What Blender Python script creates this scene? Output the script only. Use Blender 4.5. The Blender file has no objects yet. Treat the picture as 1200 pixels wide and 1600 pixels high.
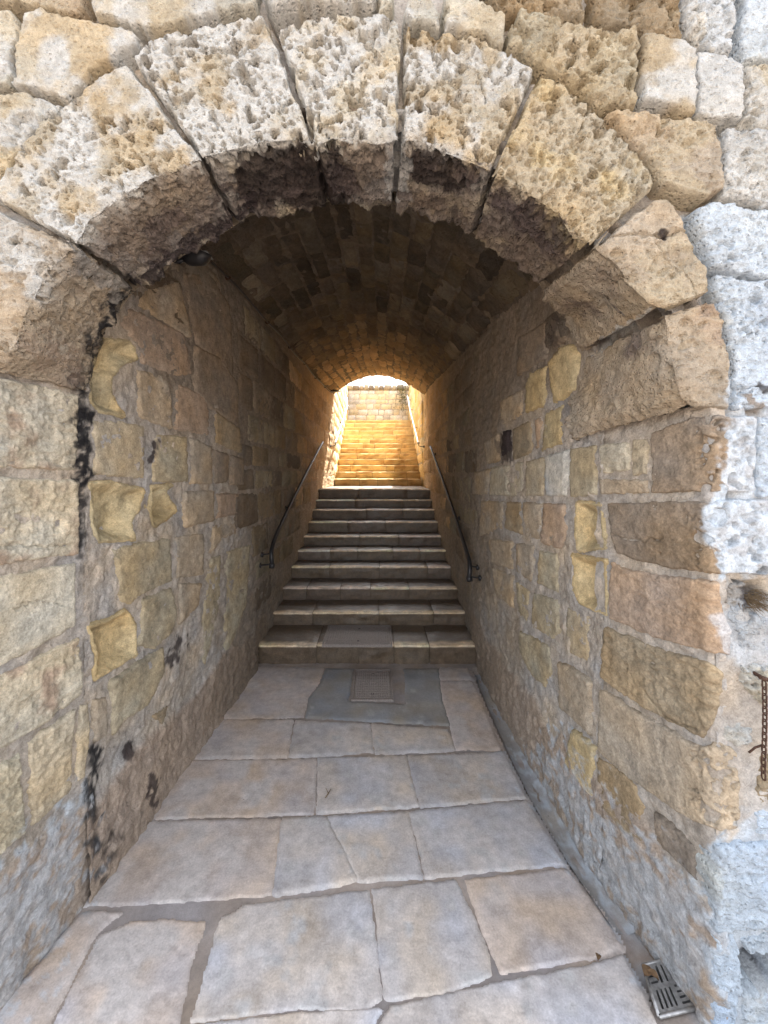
import bpy, math, random
import numpy as np
random.seed(7)
rs = np.random.RandomState(11)
S = bpy.context.scene
COL = S.collection

# ------------------------------------------------------------------ camera, sky, sun
F, CX, CY, H = 600.0, 590.0, 740.0, 1.67       # focal length / principal point in photo pixels, eye height
cam_d = bpy.data.cameras.new('camera')
cam = bpy.data.objects.new('camera', cam_d); COL.objects.link(cam)
cam.location = (0, 0, H); cam.rotation_euler = (math.radians(90), 0, 0)
cam_d.sensor_fit = 'VERTICAL'; cam_d.sensor_height = 24.0; cam_d.sensor_width = 18.0
cam_d.lens = F / 1600 * 24.0
cam_d.shift_y = -(800 - CY) / 1600.0
cam_d.shift_x = (600 - CX) / 1600.0
cam_d.clip_start = 0.05; cam_d.clip_end = 2000
S.camera = cam

SUN_EL, SUN_AZ = 58.0, 20.0                     # azimuth clockwise from +Y
w = bpy.data.worlds.new('World'); S.world = w; w.use_nodes = True
nt = w.node_tree; nt.nodes.clear()
sky = nt.nodes.new('ShaderNodeTexSky'); sky.sky_type = 'NISHITA'; sky.sun_disc = False
sky.sun_elevation = math.radians(SUN_EL); sky.sun_rotation = math.radians(SUN_AZ)
sky.dust_density = 3.0; sky.air_density = 1.0; sky.ozone_density = 1.0
bg = nt.nodes.new('ShaderNodeBackground'); bg.inputs[1].default_value = 0.15
wo = nt.nodes.new('ShaderNodeOutputWorld')
hs = nt.nodes.new('ShaderNodeHueSaturation'); hs.inputs['Saturation'].default_value = .3    # sky desaturated, takes blue out of its fill light
nt.links.new(sky.outputs[0], hs.inputs['Color']); nt.links.new(hs.outputs[0], bg.inputs[0]); nt.links.new(bg.outputs[0], wo.inputs[0])
sl = bpy.data.lights.new('sun', 'SUN'); sl.energy = 5.0; sl.angle = math.radians(0.5); sl.color = (1, .93, .82)
so = bpy.data.objects.new('sun', sl); COL.objects.link(so)
el, az = math.radians(SUN_EL), math.radians(SUN_AZ)
from mathutils import Vector
sd = Vector((math.sin(az) * math.cos(el), math.cos(az) * math.cos(el), math.sin(el)))
so.rotation_euler = sd.to_track_quat('Z', 'Y').to_euler()
so.location = (2, 4, 12)
vs = S.view_settings
S.display_settings.display_device = 'sRGB'
vs.view_transform = 'Standard'; vs.look = 'None'; vs.gamma = 1.0; vs.use_curve_mapping = False
vs.exposure = 2.6
S.render.engine = 'CYCLES'
S.cycles.use_denoising = True
S.cycles.max_bounces = 14; S.cycles.diffuse_bounces = 10; S.cycles.glossy_bounces = 4
S.cycles.sample_clamp_indirect = 20
S.cycles.caustics_reflective = False; S.cycles.caustics_refractive = False

# ------------------------------------------------------------------ noise
PERM = rs.permutation(4096).astype(np.int64)
RND = rs.rand(4096)
def hsh(ix, iy, iz, seed=0):
    h = PERM[(ix + seed * 131) & 4095]
    h = PERM[(h + iy) & 4095]
    return PERM[(h + iz) & 4095]
def vnoise(P, freq, seed=0):
    Q = P * freq
    I = np.floor(Q).astype(np.int64); f = Q - I
    f = f * f * f * (f * (f * 6 - 15) + 10)
    r = np.zeros(len(P))
    for dx in (0, 1):
        wx = f[:, 0] if dx else 1 - f[:, 0]
        for dy in (0, 1):
            wy = f[:, 1] if dy else 1 - f[:, 1]
            for dz in (0, 1):
                wz = f[:, 2] if dz else 1 - f[:, 2]
                r += wx * wy * wz * RND[hsh(I[:, 0] + dx, I[:, 1] + dy, I[:, 2] + dz, seed)]
    return r * 2 - 1
def fbm(P, freq, octv=4, seed=0, gain=.5):
    r = np.zeros(len(P)); a = 1.0; s = 0
    for i in range(octv):
        r += a * vnoise(P, freq, seed + i * 7); s += a; a *= gain; freq *= 2.03
    return r / s
def ridged(P, freq, octv=4, seed=0):
    r = np.zeros(len(P)); a = 1.0; s = 0
    for i in range(octv):
        r += a * (1 - 2 * np.abs(vnoise(P, freq, seed + i * 5))); s += a; a *= .55; freq *= 2.1
    return r / s
def pits(P, cell, density=.7, seed=0, warp=.35):
    Wp = np.stack([vnoise(P, 1.6 / cell, seed + 31 + k) for k in range(3)], 1) * cell * warp
    Q = (P + Wp) / cell
    I = np.floor(Q).astype(np.int64)
    r = np.zeros(len(P))
    for dx in (-1, 0, 1):
        for dy in (-1, 0, 1):
            for dz in (-1, 0, 1):
                J = I + np.array([dx, dy, dz])
                h = hsh(J[:, 0], J[:, 1], J[:, 2], seed)
                c = J + np.stack([RND[h], RND[(h + 77) & 4095], RND[(h + 191) & 4095]], 1)
                rad = .22 + .42 * RND[(h + 333) & 4095] ** 1.6
                on = RND[(h + 555) & 4095] < density
                d2 = ((Q - c) ** 2).sum(1) / rad ** 2
                v = np.where(on, np.clip(1 - d2, 0, 1) ** .45 * rad * 1.8, 0)
                np.maximum(r, v, out=r)
    return r
def sst(a, b, x):
    t = np.clip((x - a) / (b - a), 0, 1); return t * t * (3 - 2 * t)
def poly_sdf(px, py, poly):
    A = np.asarray(poly, float); B = np.roll(A, -1, 0)
    d = np.full(px.shape, 1e18); ins = np.zeros(px.shape, bool)
    for (ax, ay), (bx, by) in zip(A, B):
        ex, ey = bx - ax, by - ay
        t = np.clip(((px - ax) * ex + (py - ay) * ey) / (ex * ex + ey * ey + 1e-12), 0, 1)
        d = np.minimum(d, (px - ax - t * ex) ** 2 + (py - ay - t * ey) ** 2)
        c = ((ay > py) != (by > py)) & (px < (bx - ax) * (py - ay) / ((by - ay) if by != ay else 1e-12) + ax)
        ins ^= c
    d = np.sqrt(d)
    return np.where(ins, d, -d)
def line_dist(px, py, pts):
    d = np.full(px.shape, 1e18)
    for (ax, ay), (bx, by) in zip(pts[:-1], pts[1:]):
        ex, ey = bx - ax, by - ay
        t = np.clip(((px - ax) * ex + (py - ay) * ey) / (ex * ex + ey * ey + 1e-12), 0, 1)
        d = np.minimum(d, (px - ax - t * ex) ** 2 + (py - ay - t * ey) ** 2)
    return np.sqrt(d)
def p2w(px, py, Y):
    px = np.asarray(px, float); py = np.asarray(py, float)
    return np.stack([(px - CX) / F * Y, Y * np.ones_like(px), H - (py - CY) / F * Y], -1)
def w2p(P):
    Y = np.maximum(P[:, 1], .02)
    return CX + P[:, 0] / Y * F, CY - (P[:, 2] - H) / Y * F

# ------------------------------------------------------------------ materials
MAT = {}
def mat_col(name, rough=.9, bump=.5, dist=.004, fine=.25, scale=260, spec=.25, rvar=0.0, holes=.5):
    m = bpy.data.materials.new(name); m.use_nodes = True
    n = m.node_tree.nodes; l = m.node_tree.links
    b = n['Principled BSDF']; b.inputs['Specular IOR Level'].default_value = spec
    at = n.new('ShaderNodeAttribute'); at.attribute_name = 'Col'
    tc = n.new('ShaderNodeTexCoord')
    n1 = n.new('ShaderNodeTexNoise'); n1.inputs['Scale'].default_value = scale
    n1.inputs['Detail'].default_value = 6; n1.inputs['Roughness'].default_value = .8
    n2 = n.new('ShaderNodeTexNoise'); n2.inputs['Scale'].default_value = scale * .17
    n2.inputs['Detail'].default_value = 6; n2.inputs['Roughness'].default_value = .7
    l.new(tc.outputs['Object'], n1.inputs['Vector']); l.new(tc.outputs['Object'], n2.inputs['Vector'])
    mr1 = n.new('ShaderNodeMapRange'); mr1.inputs[1].default_value = .28; mr1.inputs[2].default_value = .72
    mr1.inputs[3].default_value = 1 - fine; mr1.inputs[4].default_value = 1 + fine * .8
    l.new(n1.outputs['Fac'], mr1.inputs[0])
    mr2 = n.new('ShaderNodeMapRange'); mr2.inputs[1].default_value = .3; mr2.inputs[2].default_value = .7
    mr2.inputs[3].default_value = 1 - fine * .9; mr2.inputs[4].default_value = 1 + fine * .6
    l.new(n2.outputs['Fac'], mr2.inputs[0])
    mu = n.new('ShaderNodeMath'); mu.operation = 'MULTIPLY'
    l.new(mr1.outputs[0], mu.inputs[0]); l.new(mr2.outputs[0], mu.inputs[1])
    vm = n.new('ShaderNodeVectorMath'); vm.operation = 'SCALE'
    l.new(at.outputs['Color'], vm.inputs[0]); l.new(mu.outputs[0], vm.inputs['Scale'])
    l.new(vm.outputs[0], b.inputs['Base Color'])
    ad = n.new('ShaderNodeMath'); ad.operation = 'MULTIPLY_ADD'; ad.inputs[1].default_value = 2.2
    l.new(n2.outputs['Fac'], ad.inputs[0]); l.new(n1.outputs['Fac'], ad.inputs[2])
    vo = n.new('ShaderNodeTexVoronoi'); vo.inputs['Scale'].default_value = scale * .38; vo.inputs['Randomness'].default_value = 1
    l.new(tc.outputs['Object'], vo.inputs['Vector'])
    vr = n.new('ShaderNodeMapRange'); vr.inputs[1].default_value = .05; vr.inputs[2].default_value = .4; vr.inputs[3].default_value = -holes; vr.inputs[4].default_value = 0
    l.new(vo.outputs['Distance'], vr.inputs[0])
    a2 = n.new('ShaderNodeMath'); a2.operation = 'ADD'; l.new(ad.outputs[0], a2.inputs[0]); l.new(vr.outputs[0], a2.inputs[1])
    bp = n.new('ShaderNodeBump'); bp.inputs['Strength'].default_value = bump; bp.inputs['Distance'].default_value = dist
    l.new(a2.outputs[0], bp.inputs['Height']); l.new(bp.outputs[0], b.inputs['Normal'])
    if rvar:
        mr = n.new('ShaderNodeMapRange'); mr.inputs[1].default_value = .35; mr.inputs[2].default_value = .65
        mr.inputs[3].default_value = rough - rvar; mr.inputs[4].default_value = rough + rvar
        l.new(n2.outputs['Fac'], mr.inputs[0]); l.new(mr.outputs[0], b.inputs['Roughness'])
    else:
        b.inputs['Roughness'].default_value = rough
    MAT[name] = m; return m
mat_col('weathered_limestone', .95, 1.0, .006, .3, 220, holes=1.2)
mat_col('lime_mortar', .97, 1.0, .006, .36, 160)
mat_col('dressed_limestone', .95, .5, .003, .2)
mat_col('paving_limestone', .74, .6, .0015, .27, 130, .35, .12, holes=.3)
mat_col('reveal_limestone', .95, .9, .004, .42, 150, holes=.5)
mat_col('worn_step_stone', .42, .7, .003, .4, 110, .5, .14, holes=.3)
mat_col('cement', .85, .4, .002, .15, 300)
def mat_plain(name, c, rough=.5, metal=0.0, bump=0.0, scale=120, var=.2):
    m = bpy.data.materials.new(name); m.use_nodes = True
    n = m.node_tree.nodes; l = m.node_tree.links; b = n['Principled BSDF']
    tc = n.new('ShaderNodeTexCoord'); nz = n.new('ShaderNodeTexNoise')
    nz.inputs['Scale'].default_value = scale; nz.inputs['Detail'].default_value = 5
    l.new(tc.outputs['Object'], nz.inputs['Vector'])
    cr = n.new('ShaderNodeValToRGB'); cr.color_ramp.elements[0].position = .3; cr.color_ramp.elements[1].position = .7
    cr.color_ramp.elements[0].color = (*[x * (1 - var) for x in c], 1)
    cr.color_ramp.elements[1].color = (*[min(1, x * (1 + var)) for x in c], 1)
    l.new(nz.outputs['Fac'], cr.inputs[0]); l.new(cr.outputs[0], b.inputs['Base Color'])
    b.inputs['Roughness'].default_value = rough; b.inputs['Metallic'].default_value = metal
    if bump:
        bp = n.new('ShaderNodeBump'); bp.inputs['Strength'].default_value = bump; bp.inputs['Distance'].default_value = .002
        l.new(nz.outputs['Fac'], bp.inputs['Height']); l.new(bp.outputs[0], b.inputs['Normal'])
    MAT[name] = m; return m
mat_plain('black_painted_steel', (.016, .016, .018), .46, 0, .2)
mat_plain('bare_steel', (.55, .54, .52), .3, .9, .1)
mat_plain('rusty_iron', (.07, .035, .022), .85, .3, .8, 300, .5)
mat_plain('cast_iron', (.25, .215, .195), .6, .15, .5, 150, .35)
mat_plain('galvanised_steel', (.36, .35, .34), .42, .7, .3, 90, .25)
mat_plain('drain_dark', (.012, .012, .012), .9)
mat_plain('dry_stem', (.16, .11, .06), .9, 0, .3)
mat_plain('dull_leaf', (.07, .09, .03), .8, 0, .3, 40, .4)
mat_plain('dry_leaf', (.15, .09, .045), .85, 0, .3, 60, .4)
mat_plain('lamp_glass', (.25, .25, .24), .2)

# ------------------------------------------------------------------ object helpers
def mk(name, V, Fq, mat, parent=None, col=None, smooth=True):
    me = bpy.data.meshes.new(name)
    V = np.asarray(V, dtype=np.float32); Fq = np.asarray(Fq, dtype=np.int32)
    k = Fq.shape[1]
    me.vertices.add(len(V)); me.vertices.foreach_set('co', V.ravel())
    me.loops.add(Fq.size); me.loops.foreach_set('vertex_index', Fq.ravel())
    me.polygons.add(len(Fq))
    me.polygons.foreach_set('loop_start', np.arange(0, Fq.size, k, dtype=np.int32))
    me.update(calc_edges=True); me.validate()
    if smooth: me.polygons.foreach_set('use_smooth', np.ones(len(me.polygons), bool))
    if col is not None and len(me.vertices) == len(V):
        ca = me.color_attributes.new('Col', 'FLOAT_COLOR', 'POINT')
        c4 = np.ones((len(V), 4), np.float32); c4[:, :3] = np.clip(col, .004, .85)
        ca.data.foreach_set('color', c4.ravel())
    me.materials.append(MAT[mat])
    o = bpy.data.objects.new(name, me); COL.objects.link(o)
    if parent is not None: o.parent = parent
    return o
def thing(o, label, cat, group=None):
    o['label'] = label; o['category'] = cat
    if group: o['group'] = group
    return o
def empty(name, label, cat, loc=(0, 0, 0), group=None):
    o = bpy.data.objects.new(name, None); COL.objects.link(o); o.location = loc; o.empty_display_size = .1
    return thing(o, label, cat, group)
def kind(o, k): o['kind'] = k; return o

# ------------------------------------------------------------------ plan of the passage (X as function of depth Y)
YL = np.array([1.15, 1.50, 2.0, 3.3, 6.55, 7.6, 8.2]); XL = np.array([-1.19, -1.14, -1.115, -1.045, -1.0, -.93, -.9])
YR = np.array([1.15, 1.585, 2.0, 2.7, 3.3, 6.55, 7.6, 8.2]); XR = np.array([1.0, .925, .90, .875, .865, .89, .96, .96])
def Xl(Y): return np.interp(Y, YL, XL)
def Xr(Y): return np.interp(Y, YR, XR)
_t = np.linspace(1.15, 8.2, 1500)
_pl = CX + Xl(_t) / _t * F; _pr = CX + Xr(_t) / _t * F
_gx = np.arange(-400., 1700.)
def _blur(a, n=17):
    k = np.ones(n) / n; return np.r_[a[:n], np.convolve(a, k, 'same')[n:-n], a[-n:]]
_yl = _blur(_blur(np.interp(_gx, _pl, _t), 13), 13); _yr = _blur(_blur(np.interp(_gx, _pr[::-1], _t[::-1])))
_yl = np.where(_gx > 300, np.interp(_gx, _pl, _t), _yl); _yr = np.where(_gx < 860, np.interp(_gx, _pr[::-1], _t[::-1]), _yr)
def surf_left(px, py):       # pixel -> point on the left jamb + left passage wall (front plane beyond the corner)
    return p2w(px, py, np.interp(px, _gx, _yl))
def surf_right(px, py):
    return p2w(px, py, np.interp(px, _gx, _yr))
YF = 1.15
def surf_front(px, py): return p2w(px, py, YF)
def surf_floor(px, py):
    Y = H * F / (np.maximum(np.asarray(py, float), CY + 30) - CY); P = p2w(px, py, Y); P[..., 2] = 0; return P

# ------------------------------------------------------------------ colours (albedo, linear)
C = dict(
    cream=(.56, .475, .34), pale=(.60, .54, .42), yellow=(.52, .415, .24), ochre=(.42, .33, .215), brown=(.34, .27, .20),
    buff=(.52, .425, .31), pink=(.50, .38, .28), grey=(.40, .37, .33), white=(.66, .66, .63), lime=(.58, .65, .72),
    mortar=(.60, .535, .46), dark=(.038, .027, .023), black=(.022, .021, .023), cement=(.36, .35, .34),
    slab=(.60, .55, .52), slabpink=(.61, .52, .46), crust=(.05, .038, .038), olive=(.52, .445, .31))
C = {k: np.array(v) * (.8 if k not in ('lime', 'black', 'crust', 'dark', 'yellow') else 1.0) for k, v in C.items()}
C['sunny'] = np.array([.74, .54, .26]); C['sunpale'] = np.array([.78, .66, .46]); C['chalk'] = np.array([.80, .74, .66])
C['lime'] = np.array([.53, .60, .67])
# stains and washes, plus the painted dark of wall holes: (kind, points px, softness, colour, strength, depth range)
STAINS_SHADES = [
    ('poly', [(1128, 318), (1260, 318), (1260, 640), (1260, 905), (1130, 903), (1115, 860), (1103, 800), (1125, 760), (1128, 700), (1142, 650), (1128, 620), (1148, 560), (1140, 520), (1124, 470), (1118, 430), (1100, 390), (1082, 330)], 13, 'lime', .84, (0, 1.4)),
    ('poly', [(1070, -60), (1260, -60), (1260, 95), (1160, 90), (1100, 80)], 14, 'lime', .6, (0, 1.4)),
    ('poly', [(1090, 85), (1160, 90), (1260, 200), (1260, 330), (1130, 310), (1132, 200), (1088, 185)], 10, 'white', .65, (0, 1.4)),
    ('poly', [(1110, 1320), (1180, 1265), (1260, 1260), (1260, 1640), (1140, 1640), (1118, 1500), (1112, 1400)], 18, 'lime', .82, (0, 1.4)),
    ('poly', [(870, 1165), (930, 1250), (1000, 1320), (1075, 1380), (1110, 1470), (1150, 1640), (1060, 1560), (960, 1420), (880, 1290), (830, 1190)], 40, 'lime', .55, (0, 2.5)),
    ('poly', [(130, 1250), (0, 1375), (-60, 1440), (-60, 1640), (20, 1560), (90, 1440), (125, 1340)], 40, 'lime', .5, (0, 1.6)),
    ('poly', [(1135, 945), (1260, 920), (1260, 1060), (1150, 1040), (1120, 1000), (1115, 960)], 12, 'lime', .55, (0, 1.4)),
    ('line', [(207, 440), (187, 462), (166, 505), (144, 555), (131, 600), (127, 640), (124, 700), (122, 745)], 14, 'black', .93, (0, 1.6)),
    ('line', [(126, 760), (128, 810), (126, 870)], 6, 'black', .7, (0, 1.6)),
    ('line', [(140, 650), (137, 740)], 5, 'black', .8, (0, 1.8)),
    ('line', [(150, 1175), (147, 1240), (140, 1290), (137, 1330)], 9, 'black', .85, (0, 2.2)),
    ('line', [(170, 1300), (155, 1340), (150, 1380)], 7, 'black', .75, (0, 2.2)),
    ('line', [(233, 1215), (229, 1255)], 6, 'crust', .8, (0, 2.6)),
    ('line', [(203, 1165), (198, 1185)], 6, 'crust', .8, (0, 2.6)),
    ('line', [(243, 690), (236, 720)], 4, 'crust', .7, (0, 3)),
    ('line', [(284, 1000), (268, 1035)], 8, 'crust', .6, (0, 3)),
    ('poly', [(370, 262), (420, 228), (480, 225), (540, 235), (560, 300), (500, 322), (440, 318), (390, 322), (365, 300)], 14, 'dark', .8, (0, 1.7)),
    ('poly', [(540, 228), (610, 226), (612, 260), (560, 300), (530, 290)], 12, 'brown', .5, (0, 1.7)),
    ('poly', [(640, 225), (690, 238), (750, 262), (760, 285), (700, 300), (650, 285), (635, 260)], 12, 'dark', .82, (0, 1.7)),
    ('poly', [(780, 290), (850, 325), (890, 370), (900, 385), (860, 395), (810, 360), (770, 320)], 14, 'crust', .75, (0, 1.7)),
    ('line', [(230, 425), (290, 385), (350, 345), (390, 320)], 16, 'crust', .8, (0, 1.7)),
    ('poly', [(160, 350), (230, 300), (320, 262), (350, 300), (300, 350), (230, 400), (180, 410)], 18, 'brown', .6, (0, 1.7)),
    ('poly', [(775, 690), (797, 668), (800, 720), (783, 722)], 4, 'crust', .6, (1.6, 4)),
    ('line', [(1037, 366), (1040, 378)], 7, 'dark', .95, (0, 1.5)),  # dark spot painted for the shade of a hole
    ('poly', [(60, 585), (120, 600), (130, 560), (60, 520), (40, 540)], 20, 'pink', .5, (0, 1.6)),
    ('line', [(870, 500), (868, 540)], 10, 'crust', .6, (1.4, 2.4)),
    ('line', [(905, 570), (960, 520), (1015, 490)], 6, 'white', .6, (0, 1.6)),
    ('line', [(900, 556), (935, 535)], 4, 'crust', .7, (0, 1.6)),
    ('poly', [(118, 388), (165, 410), (205, 445), (180, 470), (150, 440), (120, 410)], 10, 'grey', .8, (0, 1.7)),
    ('poly', [(322, 265), (355, 262), (372, 325), (345, 345)], 10, 'grey', .7, (0, 1.7)),
    ('poly', [(606, 195), (630, 195), (640, 260), (640, 310), (605, 310), (600, 260)], 7, 'white', .6, (0, 1.7)),
    ('line', [(768, 262), (742, 290)], 12, 'grey', .6, (0, 1.7)),
    ('poly', [(1158, 1498), (1175, 1492), (1215, 1488), (1232, 1530), (1182, 1552), (1162, 1545)], 6, 'dark', .93, (0, 1.6)),  # shade inside the corner hole painted into the albedo
    ('poly', [(1160, 918), (1200, 914), (1200, 950), (1180, 958), (1164, 945)], 8, 'crust', .75, (0, 1.4)),  # hole behind the tuft, its shade put into the colour
    ('poly', [(1183, 601), (1197, 600), (1203, 612), (1192, 618)], 4, 'dark', .8, (0, 1.4)),  # dark of the small hole painted in
    ('poly', [(1163, 618), (1200, 634), (1204, 650), (1180, 646)], 8, 'brown', .8, (0, 1.4)),
    ('line', [(470, 235), (500, 290), (540, 315)], 12, 'dark', .5, (0, 1.7)),
]
def colour(P, base, var=.14, seed=0, wash=None):
    n = len(P); base = np.asarray(base, float); c = base.copy() if base.ndim == 2 else np.tile(base, (n, 1))
    v = fbm(P, 5, 4, seed) ; v2 = fbm(P + 13.1, 16, 3, seed + 3)
    c = c * (1 + var * 1.6 * v + var * v2)[:, None]
    tint = fbm(P + 5.7, 7, 2, seed + 9)[:, None]
    c = c * (1 + np.array([.10, .0, -.16]) * tint)
    if wash is not None:
        wc, amt, fr = wash
        m = sst(-.15, .35, fbm(P + 3.3, fr, 4, seed + 17) + amt - .5)[:, None]
        c = c * (1 - m) + np.asarray(wc) * m
    px, py = w2p(P); Y = P[:, 1]
    if Y.min() < 4.0:
        wob = fbm(P, 30, 4, 41) * 1.0
        x0, x1, y0, y1 = px.min(), px.max(), py.min(), py.max()
        for k, pts, soft, cc, st, (ya, yb) in STAINS_SHADES:
            A = np.array(pts)
            if A[:, 0].max() + 40 < x0 or A[:, 0].min() - 40 > x1 or A[:, 1].max() + 40 < y0 or A[:, 1].min() - 40 > y1: continue
            if k == 'poly': d = poly_sdf(px, py, pts) + wob * soft * 2.2; m = sst(-soft * .45, soft * .45, d)
            else: d = soft - line_dist(px, py, pts) + wob * soft * 1.9; m = sst(-soft * .25, soft * .3, d) if cc != 'black' else sst(-soft * .7, soft * .8, d)
            if cc == 'lime': m = m * (.72 + .28 * sst(-.35, .1, fbm(P, 34, 4, 97)))
            if cc == 'black': m = m * sst(-.45, .05, fbm(P, 45, 3, 98))
            m = (m * st * (Y > ya) * (Y < yb))[:, None]
            c = c * (1 - m) + C[cc] * (1 + .12 * v2[:, None]) * m
    return c

CRACKS = [([(940, 372), (985, 366), (1022, 366), (1038, 374), (1056, 366), (1074, 361)], 1.6), ([(1030, 382), (1042, 400), (1062, 418), (1080, 440), (1090, 462)], 1.0),
          ([(1149, 603), (1170, 603), (1192, 605)], 1.3), ([(1118, 425), (1150, 438), (1200, 432)], 1.0), ([(0, 858), (30, 850), (60, 856), (100, 850)], 1.2),
          ([(1000, 1450), (1040, 1500), (1060, 1530)], 1.5), ([(1180, 690), (1170, 720), (1175, 745)], 1.6), ([(20, 950), (60, 940), (100, 945)], 1.0), ([(960, 835), (1000, 845), (1040, 842)], 1.0),
          ([(250, 120), (270, 160), (262, 200)], .8), ([(1010, 1080), (1040, 1120), (1090, 1140)], 1.1), ([(700, 90), (745, 110), (760, 160)], 1.1)]
def cracks(P):
    px, py = w2p(P); h = np.zeros(len(P))
    if P[:, 1].min() > 1.7: return h
    wob = fbm(P, 40, 3, 66) * 7
    for pts, wd in CRACKS:
        A = np.array(pts)
        if A[:, 0].max() + 9 < px.min() or A[:, 0].min() - 9 > px.max() or A[:, 1].max() + 9 < py.min() or A[:, 1].min() - 9 > py.max(): continue
        d = line_dist(px + wob, py + wob, pts); h -= .012 * np.exp(-(d / wd) ** 2)
    return h
# ------------------------------------------------------------------ one stone: any outline on any surface, with real relief
def relief(P, st, seed):
    """height (m) of a weathered face; st = dict of weathering amounts"""
    h = fbm(P, 9, 4, seed) * st.get('und', .006)
    if st.get('rough'): h += fbm(P, 55, 3, seed + 5) * st['rough']
    if st.get('rid'): h += ridged(P * np.array([1, 1, 1.6]), 26, 3, seed + 8) * st['rid']
    pm = 0
    if st.get('pit'):
        msk = sst(-.25, .25, fbm(P, 6, 2, seed + 21) + st.get('cov', .3))
        if st.get('endpit'): msk = sst(1078, 1100, w2p(P)[0] + 25 * fbm(P, 12, 2, seed + 22))
        p = pits(P, st.get('cell', .036), st.get('den', .75), seed % 50)
        p2 = pits(P + 9.2, st.get('cell', .036) * .45, .7, seed % 50 + 5); p = p * (.55 + .9 * sst(-.3, .4, fbm(P, 11, 2, seed + 61)))
        h -= (p + .35 * p2) * st['pit'] * msk; pm = (p + .3 * p2) * msk
    if st.get('dim'):
        h -= np.clip(pits(P + 4.4, st.get('dcell', .05), .85, seed % 40 + 60, .2), 0, 1) * st['dim']
    return h + cracks(P), pm
def grid_faces(na, nb, keep=None):
    idx = np.arange(na * nb).reshape(na, nb)
    q = np.stack([idx[:-1, :-1], idx[1:, :-1], idx[1:, 1:], idx[:-1, 1:]], -1).reshape(-1, 4)
    if keep is not None: q = q[keep.reshape(-1)]
    return q
def compact(V, q, *arrs):
    used = np.zeros(len(V), bool); used[q.ravel()] = True
    m = np.cumsum(used) - 1
    return (V[used], m[q]) + tuple(a[used] for a in arrs)
def face_to(P, N, toward):
    s = np.sign(((toward - P) * N).sum(-1)); s[s == 0] = 1
    return N * s[..., None]
def stone(name, poly, surf, step, base, parent, st=None, off=0.0, bev=.012, edge=.03, seed=None, mat='weathered_limestone',
          scale=None, toward=(0, .3, 1.4), var=.14, wash=None, edgewob=.004, concave=0, tilt=0, pitcol=None, shrink=0.0):
    """poly is in the surface's own two coordinates (photo pixels for traced stones, metres for the others)"""
    st = st or {}
    if seed is None: seed = random.randint(1, 3000)
    A = np.array(poly, float)
    x0, y0 = A.min(0) - step * 3.5; x1, y1 = A.max(0) + step * 3.5
    na = max(4, int((x1 - x0) / step) + 1); nb = max(4, int((y1 - y0) / step) + 1)
    a, b = np.meshgrid(np.linspace(x0, x1, na), np.linspace(y0, y1, nb), indexing='ij')
    Pb = surf(a, b)
    dA = np.gradient(Pb, axis=0); dB = np.gradient(Pb, axis=1)
    N = np.cross(dA, dB); N /= np.linalg.norm(N, axis=-1, keepdims=True) + 1e-12
    N = face_to(Pb, N, np.array(toward))
    Pf = Pb.reshape(-1, 3); Nf = N.reshape(-1, 3)
    sc = (Pf[:, 1] / F) if scale is None else scale
    sd = poly_sdf(a.ravel(), b.ravel(), A) * sc - shrink
    sd = sd + (vnoise(Pf, 38, seed) * .7 + vnoise(Pf, 90, seed + 1) * .4) * edgewob * 1.6
    stepm = np.median(sc) * step if scale is None else scale * step
    keepv = (sd > -stepm * 2.6).reshape(na, nb)
    keep = keepv[:-1, :-1] & keepv[1:, :-1] & keepv[1:, 1:] & keepv[:-1, 1:]
    if not keep.any(): return None
    q = grid_faces(na, nb, keep)
    Pf, q, Nf, sd = compact(Pf, q, Nf, sd)
    h, pm = relief(Pf, st, seed)
    bw = max(bev, stepm * 1.2)
    t = np.clip(sd / bw, -1.6, 1)
    prof = np.where(t > 0, -(1 - t) ** 3 * edge * .22, edge * (-.22 + np.maximum(t * 2.2, -1.4)))
    side = sst(-.2, .8, t)
    h = off + h * side + prof
    if concave: h -= concave * sst(0, .05, sd) * (1 + .5 * fbm(Pf, 12, 2, seed + 2))
    if tilt: h += tilt * (Pf[:, 2] - Pf[:, 2].mean())
    col = colour(Pf, base, var, seed, wash)
    if pitcol is not None:
        m = (np.clip(pm, 0, 1) * .55)[:, None]; col = col * (1 - m) + np.asarray(pitcol) * m
    V = Pf + Nf * h[:, None]
    return mk(name, V, q, mat, parent, col)

print('helpers ready')
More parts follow.
